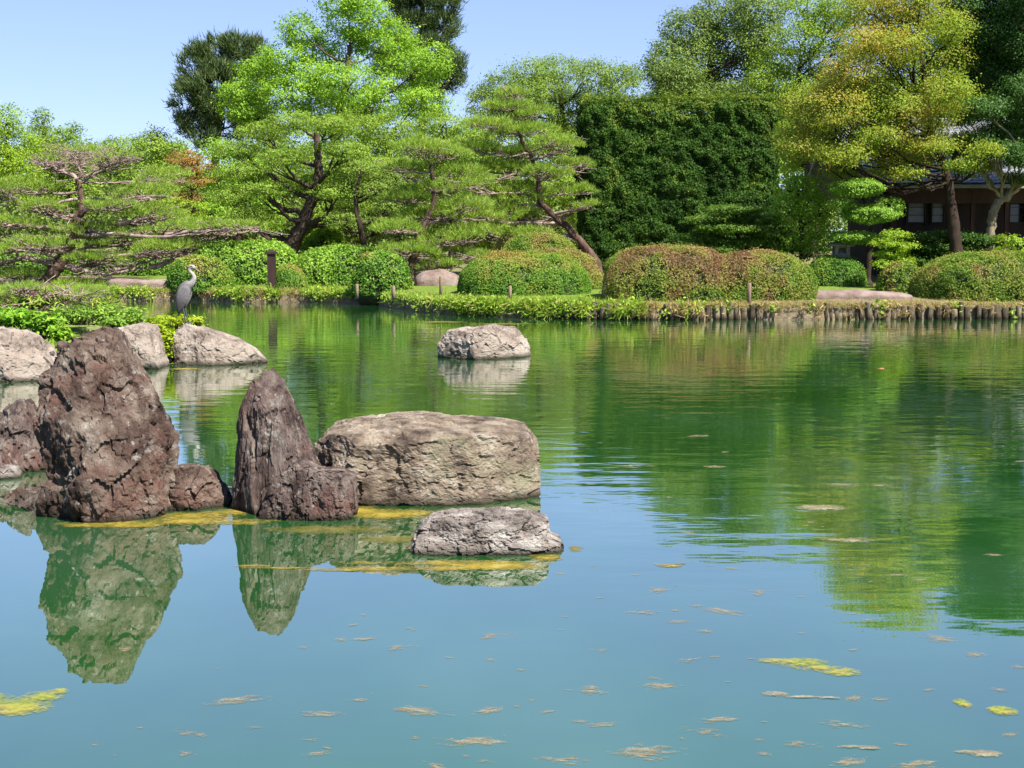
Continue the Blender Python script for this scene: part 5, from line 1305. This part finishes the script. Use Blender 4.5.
M['koi_orange'] = noise_mat('koi_orange', [(.4, (.22, .085, .02)), (.6, (.30, .14, .035))], 6, bump=0, rough=.3, spec=.5)
M['koi_pale'] = noise_mat('koi_pale', [(.4, (.5, .42, .34)), (.6, (.6, .55, .48))], 6, bump=0, rough=.3, spec=.5)
koi(883, 368.5, .15, .24, 'koi_orange', 'small orange koi breaking the surface in the right half of the pond')


# ------------------------------------------------------------------ floating algae
def algae(blobs, mat, label, seed, amp=1.1, cell=(0.016, 0.03), name='algae_mat', group='yellow algae mats on the pond', fq=4.0):
    bb = []
    for px, py, rx, ry in blobs:
        c = G(px, py); bb.append((c[0], c[1], rx * c[1] / F, (G(px, py - ry)[1] - G(px, py + ry)[1]) / 2))
    bb = np.array(bb)
    x0, x1 = (bb[:, 0] - bb[:, 2]).min() - .1, (bb[:, 0] + bb[:, 2]).max() + .1
    y0, y1 = (bb[:, 1] - bb[:, 3]).min() - .1, (bb[:, 1] + bb[:, 3]).max() + .1
    xs = np.arange(x0, x1, cell[0]); ys = np.arange(y0, y1, cell[1]); nx, ny = len(xs), len(ys)
    X, Yg = np.meshgrid(xs, ys); p = np.stack([X.ravel(), Yg.ravel(), X.ravel() * 0], 1)
    fld = np.max([1 - ((p[:, 0] - a) / rx) ** 2 - ((p[:, 1] - b) / ry) ** 2 for a, b, rx, ry in bb], 0)
    nz = fbm(p * np.array((fq * .7, fq, 1)) + seed * 7.7, 5, seed, .6) - .5
    fld = np.clip(fld, -2, 1) + nz * 2.2 * amp + (fbm(p * 14 + seed, 3, seed + 40) - .5) * .7
    keep = fld > 0
    z = 0.0015 + 0.002 * np.clip(fld, 0, 1) + 0.001 * vnoise(p * 30, seed)
    q = p.copy(); q[:, 2] = z
    q[:, 0] += (vnoise(p * 60, seed + 1) - .5) * cell[0] * .9; q[:, 1] += (vnoise(p * 60, seed + 2) - .5) * cell[1] * .9
    K = keep.reshape(ny, nx)
    ck = K[:-1, :-1] & K[1:, :-1] & K[:-1, 1:] & K[1:, 1:]
    jj, ii = np.nonzero(ck); a = jj * nx + ii
    f = np.stack([a, a + 1, a + nx + 1, a + nx], 1)
    if len(f) == 0: return None
    us, inv = np.unique(f, return_inverse=True)
    m = MB(); m.add(q[us], inv.reshape(-1, 4), 0, np.clip(fld[us] * 0.55, 0, 1))
    c = q[us].mean(0); c[2] = 0
    return tag(m.build(name, M[mat], origin=c), label, 'algae', group)


algae([(120, 524, 62, 4), (190, 519, 60, 7), (228, 514, 30, 6), (245, 522, 40, 4)], 'algae', 'long ochre algae mat along the feet of the tallest and slender rocks', 1, .8)
algae([(390, 514, 45, 6), (360, 512, 30, 6)], 'algae', 'dull yellow algae at the near foot of the large boulder', 2, .9)
algae([(450, 563, 110, 3.4), (400, 569, 90, 3), (545, 558, 22, 4), (345, 570, 50, 1.8), (575, 549, 9, 3.5), (500, 566, 60, 4.5)], 'algae', 'long thin yellow algae streak at the foot of the low flat rock', 3, .75, (.014, .02))
algae([(280, 568, 45, 1.6), (258, 566, 30, 1.2)], 'algae', 'thin yellow algae streak crossing the reflection of the slender rock', 4, .8, (.012, .015))
algae([(330, 530, 60, 4), (400, 540, 50, 4)], 'algae_faint', 'broken faint algae behind the low flat rock', 5, 1.3, (.014, .02))
algae([(18, 706, 38, 11), (-20, 706, 44, 14), (58, 692, 14, 4), (40, 698, 26, 7)], 'algae_lime', 'lime yellow algae mat cut by the left edge', 6, .3, (.01, .012), fq=5)
algae([(800, 663, 40, 5.5), (772, 661, 20, 3), (840, 672, 24, 5), (815, 668, 30, 5.5)], 'algae_lime', 'largest yellow algae patch on the open blue water', 7, .5, (.01, .012), fq=6)
algae([(775, 694, 16, 3), (800, 697, 25, 1.6), (830, 698, 14, 1.4)], 'algae_pale', 'narrow orange algae streak just below the largest yellow patch', 8, .6, (.01, .012), fq=6)
algae([(855, 747, 28, 1.8), (870, 749, 14, 1.4)], 'algae_pale', 'thin algae streak near the lower right', 9, .5, (.008, .01), fq=7)
algae([(985, 754, 24, 4), (965, 752, 12, 2)], 'algae_pale', 'ragged pale algae patch at the lower right, under a pair of scraps', 10, .8, (.008, .01), fq=7)
algae([(670, 566, 14, 2), (680, 564, 8, 1.4)], 'algae', 'small yellow patch right of the low flat rock', 11, .6, (.012, .014), fq=6)
algae([(963, 704, 10, 6)], 'algae_lime', 'small yellow green algae patch near the right edge, rounder than its neighbour', 12, .5, (.009, .01), fq=7)
algae([(1002, 711, 17, 5.5)], 'algae_lime', 'tan yellow algae patch at the right edge below the round one', 18, .5, (.009, .01), fq=7)
algae([(18, 362, 40, 1.5), (186, 369, 18, 1.2)], 'algae', 'thin algae line at the foot of the heron rock', 13, .5, (.03, .05))
algae([(440, 322, 30, .8), (500, 324, 40, .7)], 'algae', 'faint algae line below the far bank', 14, .5, (.06, .09))
algae([(640, 466, 26, 1.6), (715, 467, 14, 1.6), (700, 436, 16, 1.6)], 'algae_pale', 'grey scum streaks in the green reflection of the tall hedge', 15, 1.1, (.02, .04))
algae([(820, 508, 34, 3)], 'algae_pale', 'brownish scum patch in the reflection of the maple, larger one', 16, 1.0, (.02, .03))
algae([(850, 540, 40, 3)], 'algae_pale', 'long brownish scum patch below the larger one in the maple reflection', 17, 1.0, (.02, .03))

# scattered scraps of algae on the open water
scr = []
for k in range(9):
    m = MB(); nx, ny = 44, 40
    X, Yg = np.meshgrid(np.linspace(-.6, .6, nx), np.linspace(-.6, .6, ny)); p = np.stack([X.ravel(), Yg.ravel(), X.ravel() * 0], 1)
    fld = .62 - np.hypot(p[:, 0], p[:, 1] / .8) * 1.5 + (fbm(p * np.array((4, 6, 1)) + k * 31, 5, k + 50, .7) - .5) * 2.2
    K = (fld > 0).reshape(ny, nx); ck = K[:-1, :-1] & K[1:, :-1] & K[:-1, 1:] & K[1:, 1:]
    jj, ii = np.nonzero(ck); a = jj * nx + ii; f = np.stack([a, a + 1, a + nx + 1, a + nx], 1)
    if len(f) < 3: continue
    us, inv = np.unique(f, return_inverse=True); q = p.copy(); q[:, :2] += RNG.normal(0, .006, (len(q), 2)); q[:, 2] = .0012
    m.add(q[us], inv.reshape(-1, 4), 0, np.clip(fld[us] * .75, 0, 1)); scr.append(m.build('algae_scrap', M['algae_pale'], smooth=False))
spots = [(342, 640), (400, 648), (450, 658), (490, 660), (660, 686), (728, 682), (310, 740), (415, 738), (475, 742), (465, 756), (485, 762), (600, 725), (140, 728), (95, 745), (635, 575), (700, 590), (760, 592), (800, 597), (640, 610), (865, 565), (880, 611), (868, 620), (920, 580), (945, 640), (690, 660), (770, 633), (600, 598), (660, 590), (815, 510), (900, 575), (975, 655), (850, 762), (900, 745), (940, 770), (905, 766), (560, 630), (520, 670), (600, 650), (240, 700), (200, 735), (360, 700), (420, 710), (560, 760), (640, 745), (720, 720), (760, 740), (800, 745), (930, 690), (1000, 690), (1010, 735), (880, 700), (845, 725), (590, 690)]
for _ in range(95):
    spots.append((RNG.uniform(520, 1060), RNG.uniform(440, 775)) if RNG.random() < .72 else (RNG.uniform(100, 560), RNG.uniform(600, 775)))
for i, (a, b) in enumerate(spots):
    g = G(a, b)
    if -1.9 < g[0] < 0.25 and g[1] > 8.9: continue
    o = scr[i] if i < len(scr) else scr[i % len(scr)].copy()
    if i >= len(scr): COL.objects.link(o)
    o.location = (g[0], g[1], RNG.uniform(0, .001))
    s = min(RNG.lognormal(-2.75, .65), .2) * (1 + .06 * max(g[1] - 8, 0))
    o.scale = (s * 1.5, s, 1); o.rotation_euler = (0, 0, RNG.normal(0, .35) + (PI if RNG.random() < .5 else 0))
    tag(o, 'small pale tan algae scrap drifting on the open water', 'algae', 'algae scraps drifting on the pond')
